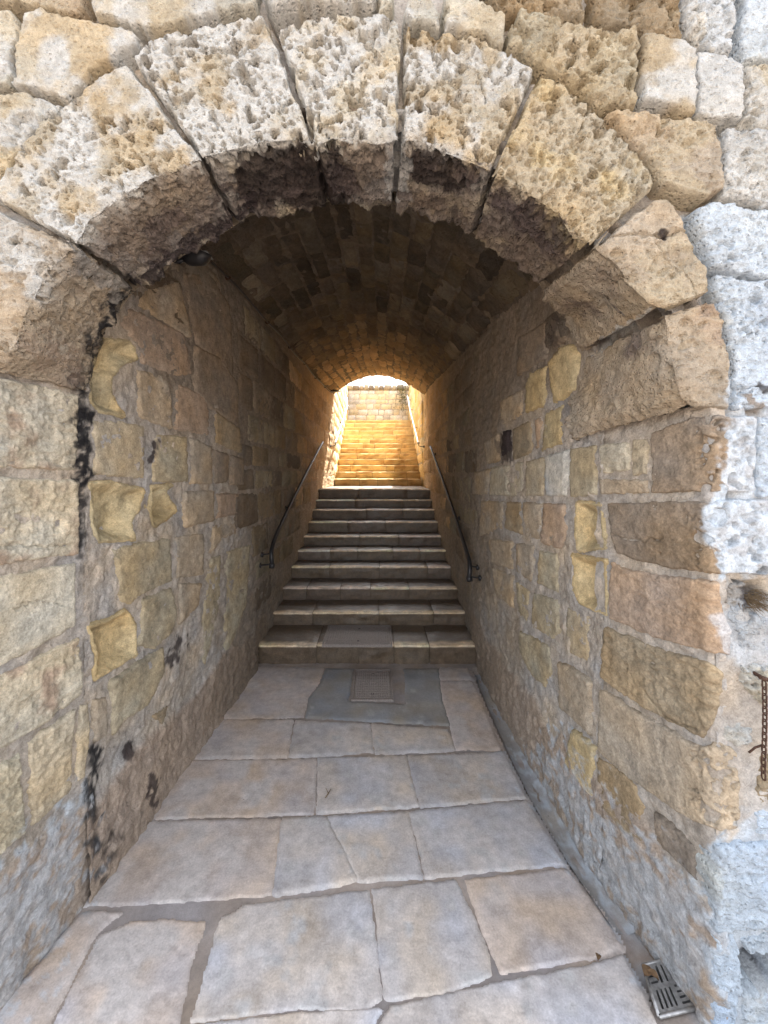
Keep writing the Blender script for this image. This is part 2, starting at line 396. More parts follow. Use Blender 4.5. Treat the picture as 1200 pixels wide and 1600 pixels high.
# ================================================================== THE RING OF VOUSSOIRS
# each entry: extrados E, front lower edge Fr, inner edge In (photo pixels, clockwise), style
VS = [
    dict(E=[(-190, 560), (-140, 430), (-70, 345), (-22, 318)], Fr=[(-30, 580), (22, 548), (45, 478), (66, 435), (115, 386)],
         In=[(140, 612), (144, 575), (158, 525), (182, 490), (213, 452)], base='buff',
         st=dict(pit=.038, cell=.05, cov=.3, und=.012, rid=.005, rough=.003), wash=('white', .35)),
    dict(E=[(-22, 302), (5, 270), (32, 228), (62, 192), (103, 162), (135, 132), (162, 112), (198, 97)],
         Fr=[(120, 378), (140, 342), (185, 312), (230, 282), (275, 266), (312, 248)],
         In=[(217, 446), (252, 430), (285, 400), (320, 384), (369, 355)], base='cream',
         st=dict(pit=.031, cell=.028, cov=.05, und=.008, rid=.003, rough=.003, den=.5), wash=('white', .62)),
    dict(E=[(206, 90), (228, 66), (262, 52), (300, 43), (350, 33), (400, 22), (413, 23)],
         Fr=[(318, 245), (345, 240), (400, 224), (450, 219), (490, 228)],
         In=[(374, 350), (397, 334), (440, 337), (483, 324), (510, 319)], base='cream',
         st=dict(pit=.047, cell=.034, cov=.4, und=.008, rid=.005, rough=.003), wash=('white', .7)),
    dict(E=[(434, 46), (462, 38), (517, 22), (560, 24), (600, 22), (626, 36)],
         Fr=[(497, 230), (520, 218), (560, 224), (600, 222), (620, 218)],
         In=[(515, 318), (540, 313), (577, 326), (613, 321)], base='pale',
         st=dict(pit=.052, cell=.036, cov=.65, und=.012, rid=.006, rough=.003), wash=('white', .62)),
    dict(E=[(633, 39), (690, 52), (712, 49), (745, 57), (790, 79), (836, 109)],
         Fr=[(630, 219), (660, 223), (697, 240), (730, 252), (764, 265)],
         In=[(618, 321), (660, 337), (710, 343), (737, 368)], base='cream',
         st=dict(pit=.050, cell=.035, cov=.65, und=.010, rid=.006, rough=.003), wash=('white', .55)),
    dict(E=[(845, 112), (870, 127), (900, 145), (935, 175), (965, 205), (1000, 240), (1020, 272), (1021, 292)],
         Fr=[(772, 270), (803, 290), (840, 312), (872, 336), (890, 368), (922, 380)],
         In=[(741, 372), (763, 390), (793, 400), (815, 416), (840, 446)], base='cream',
         st=dict(pit=.033, cell=.030, cov=.8, und=.008, rid=.006, rough=.003), wash=('yellow', .33)),
    dict(E=[(1026, 308), (1048, 309), (1062, 335), (1073, 355), (1090, 392), (1105, 415), (1114, 457)],
         Fr=[(930, 386), (962, 414), (987, 450), (1013, 474), (1035, 481)],
         In=[(846, 455), (846, 468), (862, 490), (883, 502), (893, 527), (908, 550)], base='buff',
         st=dict(pit=.018, cell=.04, cov=.1, dim=.012, dcell=.06, und=.008, rid=.004, rough=.002), wash=('cream', .5)),
    dict(E=[(1119, 468), (1131, 501), (1139, 542), (1143, 570), (1143, 638)],
         Fr=[(1040, 492), (1044, 540), (1056, 590), (1066, 622), (1086, 636)],
         In=[(911, 560), (905, 600), (888, 628), (884, 665), (889, 688)], base='buff',
         st=dict(pit=.018, cell=.045, cov=.0, dim=.014, dcell=.055, und=.008, rid=.004, rough=.002), wash=('pink', .4)),
]
YI = lambda px: np.interp(px, [130, 350, 800, 846, 880, 890, 905, 912, 945], [1.50, 1.50, 1.53, 1.60, 1.73, 1.76, 1.70, 1.68, 1.585])
def resample(pts, n):
    A = np.array(pts, float); d = np.r_[0, np.cumsum(np.linalg.norm(np.diff(A, axis=0), axis=1))]; t = np.linspace(0, d[-1], n)
    R = np.stack([np.interp(t, d, A[:, 0]), np.interp(t, d, A[:, 1])], 1)
    if n > 8:
        for _ in range(3): R[1:-1] = (R[:-2] + R[1:-1] * 2 + R[2:]) / 4
    return R
def ring_surface(E, Fr, In, step):
    lu = max(np.linalg.norm(np.diff(np.array(E, float), axis=0), axis=1).sum(), np.linalg.norm(np.diff(np.array(Fr, float), axis=0), axis=1).sum())
    nu = max(8, int(lu / step))
    e, f, i = resample(E, nu), resample(Fr, nu), resample(In, nu)
    if step < 3:
        for c_ in (e, f, i):      # close the joints a little
            d0 = c_[0] - c_[2]; d1 = c_[-1] - c_[-3]
            c_[0] += d0 / (np.linalg.norm(d0) + 1e-9) * 1.5; c_[-1] += d1 / (np.linalg.norm(d1) + 1e-9) * 1.5
    n1 = max(8, int(np.linalg.norm(e - f, axis=1).mean() / step)); n2 = max(8, int(np.linalg.norm(i - f, axis=1).mean() / step)); n3 = 7
    rows = []
    Pe, Pf_ = p2w(e[:, 0], e[:, 1], YF), p2w(f[:, 0], f[:, 1], YF)
    yi = YI(i[:, 0]); Pi = p2w(i[:, 0], i[:, 1], yi)
    c = np.array([(-.02), 0, 1.9])
    out = Pi - c; out[:, 1] = 0; out /= np.linalg.norm(out, axis=1, keepdims=True)
    Pr = Pi + out * .10 + np.array([0, .07, 0])
    for t in np.linspace(0, 1, n1, endpoint=False): rows.append(Pe + (Pf_ - Pe) * t)
    for t in np.linspace(0, 1, n2, endpoint=False): rows.append(Pf_ + (Pi - Pf_) * t)
    for t in np.linspace(0, 1, n3): rows.append(Pi + (Pr - Pi) * t)
    P = np.stack(rows, 1)     # nu x nb x 3
    for _ in range(5): P[:, 1:-1] = (P[:, :-2] + 2 * P[:, 1:-1] + P[:, 2:]) / 4
    return P, n1, n2, n3
def ring_normals(P):
    N = np.cross(np.gradient(P, axis=0), np.gradient(P, axis=1)); N /= np.linalg.norm(N, axis=-1, keepdims=True) + 1e-12
    s = 1 if (N[:, 2, 1].mean() < 0) else -1
    return N * s
# the wall the ring belongs to
arch = empty('stone_arch', 'rounded stone arch of pitted voussoirs framing the mouth of the passage', 'arch', (0, YF, 0))
arch_loc = np.array([0, YF, 0])
def mkl(parent_loc):
    def f(o):
        if o is not None: o.location = (-parent_loc[0], -parent_loc[1], -parent_loc[2])
        return o
    return f
A0 = mkl(arch_loc)
def ring_stone(v, seed):
    step = 1.6
    P, n1, n2, n3 = ring_surface(v['E'], v['Fr'], v['In'], step)
    nu, nb = P.shape[:2]
    for _ in range(1):
        N = ring_normals(P)
    Pf = P.reshape(-1, 3); Nf = N.reshape(-1, 3)
    bi = np.tile(np.arange(nb), nu); ui = np.repeat(np.arange(nu), nb)
    wdt = np.linalg.norm(np.diff(P, axis=0), axis=-1).sum(0)[bi]
    u = ui / (nu - 1)
    se = np.minimum(u, 1 - u) * wdt
    rowlen = np.linalg.norm(np.diff(P, axis=1), axis=-1); rl = np.concatenate([np.zeros((nu, 1)), np.cumsum(rowlen, 1)], 1).reshape(-1)
    sdst = np.minimum(se, rl)
    sdst = sdst + (vnoise(Pf, 35, seed) * .8 + vnoise(Pf, 90, seed + 1) * .5) * .007
    h, pm = relief(Pf, v['st'], seed)
    soff = sst(n1 - 3, n1 + n2 * .25, bi.astype(float))
    # soffit: lumpy, deeply weathered crust
    crust = (ridged(Pf, 24, 4, seed + 4) * .012 + fbm(Pf, 60, 2, seed + 6) * .006)
    if v['base'] == 'buff': crust = crust * .45
    lip = np.exp(-((bi - n1) / 7.0) ** 2)
    h = h * (1 - .45 * soff) + crust * soff - lip * (.012 + .012 * fbm(Pf, 14, 3, seed + 12))
    # ragged inner lip
    rag = sst(n1 + n2 - 8, n1 + n2, bi.astype(float))
    h = h + rag * (fbm(Pf * np.array([1, .2, 1]), 22, 4, 77) * .035)
    edge = .06; bw = .007
    t = np.clip((sdst - .002) / bw, -1, 1)
    prof = np.where(t > 0, -(1 - t) ** 3 * edge * .3, edge * (-.3 + t * 1.2))
    h = h * sst(-.2, .9, t) + prof
    wc, amt = v['wash']
    col = colour(Pf, C[v['base']], .14, seed)
    sd_m = (soff * sst(-.35, .25, fbm(Pf, 9, 4, 888) + (.25 if v['base'] != 'buff' else -.45)) * .75)[:, None]
    col = col * (1 - sd_m) + C['crust'] * 2.2 * sd_m
    m = (sst(-.2, .3, fbm(Pf + 3.3, 10, 4, seed + 17) + amt - .5) * (1 - soff * .85))[:, None]
    col = col * (1 - m) + C[wc] * m
    # stain and hole shade shapes on top again where the wash covered them
    col = np.where(m > .02, stain_shade_only(Pf, col), col)
    pmn = (np.clip(pm, 0, 1) * .5 * (1 - soff))[:, None] * 1.0 if not np.isscalar(pm) else 0
    col = col * (1 - pmn) + np.array([.42, .34, .23]) * pmn
    V = Pf + Nf * h[:, None]
    o = mk('voussoir', V, grid_faces(nu, nb), 'weathered_limestone', arch, col)
    return A0(o)
def stain_shade_only(P, c):
    px, py = w2p(P); Y = P[:, 1]; wob = fbm(P, 30, 4, 41); v2 = fbm(P + 13.1, 16, 3, 3)
    for k, pts, soft, cc, st, (ya, yb) in STAINS_SHADES:
        A = np.array(pts)
        if A[:, 0].max() + 40 < px.min() or A[:, 0].min() - 40 > px.max() or A[:, 1].max() + 40 < py.min() or A[:, 1].min() - 40 > py.max(): continue
        if k == 'poly': d = poly_sdf(px, py, pts) + wob * soft * 2.2; m = sst(-soft * .45, soft * .45, d)
        else: d = soft - line_dist(px, py, pts) + wob * soft * 1.9; m = sst(-soft * .25, soft * .3, d) if cc != 'black' else sst(-soft * .7, soft * .8, d)
        if cc == 'lime': m = m * (.72 + .28 * sst(-.35, .1, fbm(P, 34, 4, 97)))
        if cc == 'black': m = m * sst(-.45, .05, fbm(P, 45, 3, 98))
        m = (m * st * (Y > ya) * (Y < yb))[:, None]
        c = c * (1 - m) + C[cc] * (1 + .12 * v2[:, None]) * m
    return c
for i, v in enumerate(VS): ring_stone(v, 100 + i * 37)
# mortar core behind the ring, set back in the joints
Ec = sum([v['E'] for v in VS], []); Fc = sum([v['Fr'] for v in VS], []); Ic = sum([v['In'] for v in VS], [])
P, n1, n2, n3 = ring_surface(Ec, Fc, Ic, 5.0)
N = ring_normals(P); Pf = P.reshape(-1, 3)
bi = np.tile(np.arange(P.shape[1]), P.shape[0])
rec = np.interp(bi, [0, n1 - 2, n1 + n2 * .4, P.shape[1]], [-.16, -.15, -.05, -.02])
hh = rec + fbm(Pf, 30, 4, 900) * .010
A0(mk('mortar_core', Pf + N.reshape(-1, 3) * hh[:, None], grid_faces(*P.shape[:2]), 'lime_mortar', arch, colour(Pf, C['brown'] * .55 + (C['mortar'] * .85 - C['brown'] * .55) * (sst(n1 - 10, n1 + n2 * .5, bi.astype(float)) * sst(-.3, .3, fbm(Pf, 6, 3, 903)))[:, None], .15, 901)))
# rear face of the ring, closing it against the vault behind
ri = resample(Ic, 120); Pi = p2w(ri[:, 0], ri[:, 1], YI(ri[:, 0]))
out = Pi - np.array([-.02, 0, 1.9]); out[:, 1] = 0; out /= np.linalg.norm(out, axis=1, keepdims=True)
R0 = Pi + np.array([0, .06, 0]) + out * .05; R1 = Pi + np.array([0, .09, 0]) + out * .9
V = np.stack([R0, R1], 1)
V = np.concatenate([V], 1).reshape(-1, 3)
A0(mk('rear_face', V, grid_faces(120, 2), 'lime_mortar', arch, np.tile(C['buff'], (240, 1))))

# jamb stones below the ring (left reveal, right reveal) ----------------------------------------------------
def jl(poly, base, side, off=.004, **k):
    k.setdefault('st', dict(und=.010, rough=.003, rid=.004, pit=.008, cov=-.2, cell=.05))
    A0(stone('jamb_stone', poly, surf_left if side < 0 else surf_right, 1.9, C[base] * (1.12 if side < 0 else 1.0), arch, off=off, mat='reveal_limestone', bev=.009, **k))
rough_j = dict(und=.012, rough=.003, rid=.007, pit=.010, cov=-.15, cell=.05)
smooth_j = dict(und=.007, rough=.002, rid=.002, pit=.004, cov=-.4, cell=.04)
jl([(-200, 590), (-30, 588), (60, 600), (124, 618), (118, 735), (60, 733), (-30, 728), (-200, 728)], 'pale', -1, st=rough_j, wash=(C['pink'], .35, 9))
jl([(-200, 742), (-30, 742), (60, 748), (122, 750), (122, 866), (70, 872), (-30, 888), (-200, 890)], 'pale', -1, st=rough_j, wash=(C['pink'], .5, 9))
jl([(-200, 905), (-30, 902), (50, 893), (118, 880), (118, 978), (60, 1012), (-30, 1056), (-200, 1062)], 'pale', -1, st=smooth_j)
jl([(-200, 1075), (-30, 1070), (0, 1056), (60, 1025), (124, 994), (128, 1085), (60, 1138), (-30, 1188), (-200, 1200)], 'pale', -1, st=rough_j, wash=(C['pink'], .3, 9))
jl([(44, 1160), (90, 1128), (118, 1106), (112, 1165), (112, 1235), (70, 1275), (52, 1290), (44, 1230)], 'cream', -1, st=rough_j)
jl([(-200, 1215), (-30, 1205), (5, 1190), (30, 1175), (34, 1240), (38, 1300), (-10, 1345), (-200, 1350)], 'olive', -1, st=dict(und=.02, rough=.006, rid=.012))
jl([(126, 1102), (138, 1098), (140, 1160), (132, 1215), (120, 1222), (120, 1150)], 'cream', -1)
RJ = [
    ([(891, 700), (931, 696), (932, 774), (891, 777)], 'olive', dict(und=.004, rough=.001)),
    ([(937, 694), (985, 690), (984, 735), (938, 740)], 'pale', dict(und=.014, rough=.003, rid=.006)),
    ([(989, 688), (1012, 684), (1012, 740), (988, 744)], 'cream', dict(und=.012, rough=.003)),
    ([(936, 748), (1012, 750), (1012, 770), (937, 773)], 'buff', dict(und=.008, rough=.003)),
    ([(1018, 676), (1080, 652), (1120, 650), (1180, 652), (1180, 768), (1120, 768), (1018, 769)], 'brown', dict(und=.008, rough=.003, pit=.034, cell=.05, cov=.05, endpit=1)),
    ([(950, 786), (1040, 783), (1098, 784), (1185, 782), (1260, 782), (1260, 898), (1130, 897), (1060, 890), (985, 874), (962, 862), (954, 830)], 'brown', dict(und=.007, rough=.002, rid=.003, pit=.030, cell=.042, cov=-.05, endpit=1)),
    ([(956, 878), (980, 889), (1060, 903), (1124, 908), (1127, 950), (1140, 985), (1143, 1026), (1110, 1018), (1040, 1003), (952, 966), (952, 910)], 'pink', dict(und=.008, rough=.002, rid=.005)),
    ([(947, 980), (1040, 1016), (1108, 1034), (1128, 1050), (1126, 1092), (1116, 1130), (1097, 1152), (1003, 1104), (938, 1060), (942, 1010)], 'ochre', dict(und=.010, rough=.003, rid=.008)),
    ([(937, 1072), (1003, 1116), (1095, 1166), (1125, 1158), (1152, 1175), (1156, 1230), (1153, 1292), (1125, 1298), (1080, 1282), (999, 1228), (934, 1174), (936, 1120)], 'buff', dict(und=.008, rough=.002, rid=.003, pit=.040, cell=.040, cov=-.1, den=.9, endpit=1)),
    ([(934, 1182), (965, 1200), (995, 1228), (1005, 1262), (1006, 1322), (968, 1294), (932, 1248)], 'ochre', dict(und=.008, rough=.002)),
    ([(1020, 1264), (1060, 1296), (1088, 1330), (1090, 1378), (1066, 1352), (1030, 1318)], 'brown', dict(und=.010, rough=.004, rid=.006)),
]
for poly, base, st in RJ:
    jl(poly, base, 1, st=st, off=.006)
# mortar and render of the two reveals + passage walls ---------------------------------------------------------
CAVL = [
    [(160, 531), (205, 535), (215, 560), (192, 567), (176, 587), (172, 615), (195, 650), (157, 640), (144, 625), (143, 575)],
    [(143, 756), (175, 755), (225, 766), (217, 797), (203, 815), (210, 842), (157, 845), (146, 817)],
    [(238, 761), (270, 758), (257, 768), (277, 797), (260, 812), (242, 822), (237, 795)],
    [(197, 953), (212, 975), (212, 1022), (148, 1062), (152, 1027), (138, 980), (170, 970)]]
CAVR = [[(893, 868), (944, 876), (946, 960), (905, 940), (895, 918), (899, 887)], [(902, 786), (941, 788), (943, 856), (902, 860), (899, 820)]]
def wall_sheet(name, Xf, z1f, surfcav, parent, locf, side, seed, ymin, ymax, base, ny=330, nz=300):
    iy = np.linspace(1 / ymin, 1 / ymax, ny); Y = 1 / iy
    tz = np.linspace(0, 1, nz)
    Yg, T = np.meshgrid(Y, tz, indexing='ij')
    z0 = -.06; Z = z0 + (z1f(Yg) - z0) * T
    X = Xf(Yg)
    P = np.stack([X, Yg, Z], -1)
    n = np.cross(np.gradient(P, axis=0), np.gradient(P, axis=1)); n /= np.linalg.norm(n, axis=-1, keepdims=True) + 1e-12
    n = face_to(P, n, np.array((0, 3.0, 1.6)))
    Pf = P.reshape(-1, 3); nf = n.reshape(-1, 3)
    px, py = w2p(Pf)
    h = -.003 + fbm(Pf, 24, 4, seed) * .014 + fbm(Pf, 90, 2, seed + 2) * .004 + fbm(Pf, 3.5, 2, seed + 4) * .008
    # thick lime render over the foot of the wall, swelling towards the ground
    edge = .40 + .10 * fbm(Pf, 5, 3, seed + 6)
    foot = sst(0, .06, edge - Pf[:, 2]) * (Pf[:, 1] < 3.6)
    h += foot * (.012 + (.04 if side < 0 else .0) * np.clip(edge - Pf[:, 2], 0, .4)) * np.where(Pf[:, 1] < 3.3, 1, 0)
    h += foot * (fbm(Pf, 40, 4, seed + 7) * .006 + np.clip(fbm(Pf * np.array([1, 1, .5]), 9, 4, seed + 77), -.1, 1) * .014)
    for cav in surfcav:
        s = poly_sdf(px, py, cav) * Pf[:, 1] / F
        h -= .07 * sst(-.012, .004, s)
    col = colour(Pf, C[base], .16, seed)
    fc = C['pink'] * np.array([.98, .98, 1.0]) if side < 0 else C['pink'] * np.array([1.0, 1.03, 1.08])
    ft = fc * (1 + .18 * fbm(Pf * np.array([1, 1, .35]), 22, 3, seed + 8))[:, None]
    m = (foot * .8)[:, None]
    col = stain_shade_only(Pf, col * (1 - m) + ft * m)
    exit_glow = np.clip(sst(3.6, 6.8, Pf[:, 1]), 0, 1)[:, None]  # light from the exit painted as warmer, paler albedo
    falloff = (sst(2.2, 3.6, Pf[:, 1] + .5 * fbm(Pf, 2, 2, seed + 9)) + sst(1.75, 2.4, Pf[:, 2] + .3 * fbm(Pf, 3, 2, seed + 10)) * sst(1.5, 2.0, Pf[:, 1])).clip(0, 1)[:, None] * .8  # falloff of light inwards and upwards painted into the albedo
    col = col * (1 - falloff) + (C['brown'] * .75 * (1 - exit_glow) + np.array([.60, .43, .26]) * exit_glow) * (1 + .25 * fbm(Pf * np.array([1, 1, .3]), 16, 3, seed + 12))[:, None] * falloff
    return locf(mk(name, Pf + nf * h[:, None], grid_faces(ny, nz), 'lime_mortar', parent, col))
def spring_l(Y): return H + 1.28 + .0465 * Y
def spring_r(Y): return H + .83 + .1 * Y
tl_loc = np.array([-1.0, 3, 0]); tr_loc = np.array([.9, 3, 0])
tunL = empty('passage_wall', 'left side wall of the passage, patched limestone blocks with yellow hollows and lime mortar', 'wall', tuple(tl_loc))
tunR = empty('passage_wall', 'right side wall of the passage, buff squared blocks above the floor gutter', 'wall', tuple(tr_loc))
TLf, TRf = mkl(tl_loc), mkl(tr_loc)
jz = lambda Y: np.full_like(Y, 2.05)
def jamb_sheet(surf, p0, p1, ztop, side, seed):
    a, t = np.meshgrid(np.linspace(p0, p1, int(abs(p1 - p0) / 3.2)), np.linspace(0, 1, 300), indexing='ij')
    Pq = surf(a, a * 0 + CY); Pq[..., 2] = -.06 + (ztop + .06) * t
    n = np.cross(np.gradient(Pq, axis=0), np.gradient(Pq, axis=1)); n /= np.linalg.norm(n, axis=-1, keepdims=True) + 1e-12
    n = face_to(Pq, n, np.array((0, .3, 1.4))); Pf = Pq.reshape(-1, 3); nf = n.reshape(-1, 3)
    h = -.004 + fbm(Pf, 24, 4, seed) * .012 + fbm(Pf, 90, 2, seed + 2) * .004
    edge = .42 + .10 * fbm(Pf, 5, 3, seed + 6); foot = sst(0, .06, edge - Pf[:, 2])
    h += foot * (.008 + fbm(Pf, 40, 4, seed + 7) * .006 + np.clip(fbm(Pf * np.array([1, 1, .5]), 9, 4, seed + 77), -.1, 1) * .014)
    col = colour(Pf, C['mortar'], .16, seed); fc = C['pink'] * np.array([1.0, 1.03, 1.08])
    m = (foot * .8)[:, None]; col = stain_shade_only(Pf, col * (1 - m) + fc * m)
    A0(mk('mortar_face', Pf + nf * h[:, None], grid_faces(*a.shape), 'lime_mortar', arch, col))
jamb_sheet(surf_left, -60, 142, 2.05, -1, 300)
jamb_sheet(surf_right, 930, 1136, 1.88, 1, 310)
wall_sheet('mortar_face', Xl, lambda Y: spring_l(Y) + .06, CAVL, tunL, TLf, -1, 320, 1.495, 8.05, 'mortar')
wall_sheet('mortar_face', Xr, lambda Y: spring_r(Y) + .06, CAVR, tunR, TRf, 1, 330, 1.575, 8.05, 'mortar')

# traced stones of the passage walls
G = dict(und=.006, rough=.002, rid=.002, pit=.004, cov=-.3, cell=.03)
Gr = dict(und=.009, rough=.003, rid=.005, pit=.006, cov=-.1, cell=.035)
TL = [
    ([(214, 577), (240, 582), (268, 594), (269, 670), (245, 664), (216, 650)], 'buff'), ([(276, 598), (325, 620), (327, 680), (274, 672)], 'pink'),
    ([(147, 657), (190, 658), (226, 666), (226, 748), (190, 746), (146, 741)], 'cream'), ([(243, 679), (291, 682), (294, 754), (237, 754)], 'olive'),
    ([(298, 683), (329, 698), (331, 756), (298, 756)], 'buff'), ([(334, 702), (358, 710), (356, 753), (336, 756)], 'brown'),
    ([(362, 712), (381, 716), (381, 758), (361, 757)], 'brown'), ([(288, 768), (334, 766), (335, 814), (291, 824), (286, 795)], 'buff'),
    ([(341, 771), (374, 771), (371, 804), (341, 809)], 'pink'), ([(176, 858), (220, 848), (266, 841), (268, 908), (221, 928), (203, 945), (187, 941), (183, 890)], 'olive'),
    ([(276, 838), (319, 833), (319, 898), (276, 903)], 'buff'), ([(333, 822), (371, 817), (369, 834), (345, 846), (329, 868)], 'buff'),
    ([(221, 937), (268, 917), (276, 963), (268, 988), (242, 1015), (219, 1008)], 'olive'), ([(281, 912), (315, 911), (311, 946), (282, 977)], 'buff'),
    ([(172, 1066), (215, 1036), (254, 1010), (256, 1050), (230, 1103), (194, 1125), (176, 1148)], 'olive'),
    ([(328, 872), (346, 866), (344, 950), (318, 1052), (316, 978)], 'olive'), ([(353, 862), (392, 850), (384, 946), (366, 998), (350, 1026)], 'olive'),
    ([(236, 1119), (263, 1102), (255, 1134)], 'ochre'), ([(143, 1092), (165, 1088), (168, 1148), (146, 1165)], 'buff'),
    ([(205, 482), (288, 520), (300, 585), (272, 588), (222, 568), (212, 535), (190, 505)], 'pink'),
    ([(305, 540), (345, 560), (372, 600), (372, 665), (330, 640), (303, 610)], 'brown'),
    ([(335, 640), (374, 670), (378, 708), (336, 692)], 'ochre'),
    ([(222, 455), (280, 440), (300, 530), (215, 478)], 'buff'), ([(285, 425), (330, 430), (360, 480), (365, 590), (306, 535)], 'brown'),
]
for poly, base in TL:
    TLf(stone('stone', poly, surf_left, 2.6, C[base], tunL, mat='reveal_limestone', st=Gr if base in ('olive', 'buff') else G, off=random.uniform(.0, .012), bev=.01, edge=.02, toward=(0, 3, 1.5)))
for poly in CAVL:
    TLf(stone('hollow_stone', poly, surf_left, 2.4, C['yellow'], tunL, st=dict(und=.010, rough=.003, pit=.006, cov=-.1, cell=.02), off=.004, bev=.006, edge=.01, concave=.055, toward=(0, 3, 1.5), shrink=-.006, mat='reveal_limestone', var=.3))
TR = [
    ([(892, 537), (902, 550), (905, 575), (897, 610), (880, 624), (866, 630), (861, 590), (858, 566), (875, 543)], 'yellow'),
    ([(828, 583), (854, 571), (852, 634), (821, 646), (821, 605)], 'yellow'), ([(863, 494), (879, 502), (886, 530), (866, 546), (858, 525)], 'brown'),
    ([(811, 527), (856, 502), (854, 560), (828, 574), (808, 589)], 'brown'), ([(781, 626), (817, 607), (816, 649), (781, 666)], 'buff'),
    ([(851, 646), (879, 632), (876, 694), (844, 706)], 'yellow'), ([(801, 671), (829, 656), (831, 706), (803, 719)], 'ochre'),
    ([(835, 655), (847, 650), (843, 680), (838, 700)], 'pink'), ([(785, 673), (795, 673), (797, 705), (783, 714)], 'crust'),
    ([(756, 691), (780, 676), (781, 719), (761, 726)], 'buff'), ([(853, 713), (886, 704), (886, 775), (853, 774)], 'white'),
    ([(822, 721), (850, 714), (849, 775), (821, 776)], 'cream'), ([(801, 723), (818, 721), (818, 776), (796, 775)], 'pale'),
    ([(768, 731), (797, 726), (792, 774), (765, 773)], 'pale'), ([(741, 738), (765, 732), (762, 773), (738, 773)], 'buff'),
    ([(851, 786), (884, 788), (886, 838), (875, 857), (845, 848)], 'pink'), ([(818, 784), (847, 786), (844, 843), (821, 839)], 'buff'),
    ([(791, 784), (814, 784), (816, 836), (788, 826)], 'ochre'), ([(751, 782), (787, 784), (784, 826), (748, 838)], 'buff'),
    ([(841, 859), (871, 865), (872, 927), (838, 911)], 'olive'), ([(806, 848), (835, 852), (831, 910), (806, 893)], 'buff'),
    ([(833, 925), (871, 938), (873, 990), (862, 999), (829, 978)], 'olive'), ([(807, 907), (827, 924), (823, 972), (809, 956)], 'olive'),
    ([(885, 947), (919, 964), (919, 1033), (883, 1019)], 'cream'), ([(811, 984), (860, 1010), (863, 1050), (850, 1073), (830, 1055), (811, 1018)], 'olive'),
    ([(873, 1033), (897, 1043), (925, 1066), (923, 1148), (893, 1121), (875, 1104)], 'buff'), ([(894, 1139), (912, 1152), (929, 1167), (926, 1246), (905, 1222), (884, 1192)], 'yellow'),
    ([(764, 842), (801, 846), (802, 890), (768, 880)], 'buff'), ([(769, 886), (803, 900), (803, 950), (775, 930)], 'buff'),
]
for poly, base in TR:
    TRf(stone('stone', poly, surf_right, 2.6, C[base], tunR, mat='reveal_limestone', st=G if base in ('yellow', 'cream', 'pale', 'white') else Gr, off=random.uniform(.0, .012), bev=.01, edge=.02, toward=(0, 3, 1.5)))
for poly in CAVR:
    TRf(stone('hollow_stone', poly, surf_right, 2.4, C['yellow'], tunR, st=dict(und=.008, rough=.003, pit=.005, cov=-.2, cell=.02), off=.004, bev=.006, edge=.01, concave=.04, toward=(0, 3, 1.5), shrink=-.006, mat='reveal_limestone', var=.3))
# coursed blocks deeper in, laid out in metres along the wall, falloff and exit glow painted in
def stair_z(Y): return np.interp(Y, [3.4, 6.55, 8], [.16, 1.41, 1.41])
def coursed(Xf, zsp, parent, locf, traced_edge, name, cols, seed, ytop_trace):
    r = random.Random(seed)
    surf = lambda a, b: np.stack([Xf(a), a, b], -1)
    z = .45; k = 0; cnt = 0
    while z < 3.4:
        hgt = r.choice([.20, .23, .26, .29])
        Y = 1.62 + r.random() * .2; k += 1
        while Y < 8.0:
            L = r.uniform(.24, .55) * (1 if Y < 4 else 1.35)
            y1 = min(Y + L, 8.02); zc = z + hgt / 2; yc = (Y + y1) / 2
            px = CX + Xf(yc) / yc * F; py = CY - (zc - H) / yc * F
            tr = traced_edge(px, py)
            if not tr and zc + hgt / 2 < zsp(yc) + .02 and z > stair_z(yc) + .12 and y1 - Y > .1 and cnt < 240:
                j = lambda a: r.uniform(-a, a)
                g = .008
                poly = [(Y + g + j(.012), z + g + j(.008)), (y1 - g + j(.012), z + g + j(.008)), (y1 - g + j(.012), z + hgt - g + j(.008)), (Y + g + j(.012), z + hgt - g + j(.008))]
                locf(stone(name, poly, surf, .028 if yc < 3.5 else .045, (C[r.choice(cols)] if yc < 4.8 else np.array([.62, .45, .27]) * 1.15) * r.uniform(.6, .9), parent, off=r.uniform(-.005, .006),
                     st=dict(und=.008, rough=.006, rid=.012) if yc < 4 else dict(und=.016, rid=.020), bev=.014, edge=.026, scale=1.0, toward=(0, yc, 1.6), var=.2)); cnt += 1
            Y = y1
        z += hgt
    return cnt
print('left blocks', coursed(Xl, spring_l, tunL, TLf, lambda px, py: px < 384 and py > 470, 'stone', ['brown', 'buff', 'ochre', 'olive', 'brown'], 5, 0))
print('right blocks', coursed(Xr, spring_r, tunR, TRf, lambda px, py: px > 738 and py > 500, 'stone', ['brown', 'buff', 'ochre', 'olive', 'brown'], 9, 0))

# ================================================================== THE VAULT
def vault_surf(s, Y):
    xl, xr = Xl(Y), Xr(Y); zl, zr = spring_l(Y), spring_r(Y)
    R = .50 - .012 * Y
    x = xl + (xr - xl) * s
    return np.stack([x, Y, zl + (zr - zl) * s + R * np.clip(np.sin(np.pi * np.clip(s, 0, 1)), 0, 1) ** .82 + .0 * s], -1)
va_loc = np.array([0, 4.5, 3.4]); VAf = mkl(va_loc)
vault = empty('barrel_vault', 'low barrel vault of narrow stone blocks roofing the passage, its shade painted in dark', 'vault', tuple(va_loc))
ny, ns = 260, 110
s_, Y_ = np.meshgrid(np.linspace(-.0, 1.0, ns), 1 / np.linspace(1 / 1.5, 1 / 8.05, ny), indexing='ij')
P = vault_surf(s_, Y_); N = np.cross(np.gradient(P, axis=0), np.gradient(P, axis=1)); N /= np.linalg.norm(N, axis=-1, keepdims=True) + 1e-12
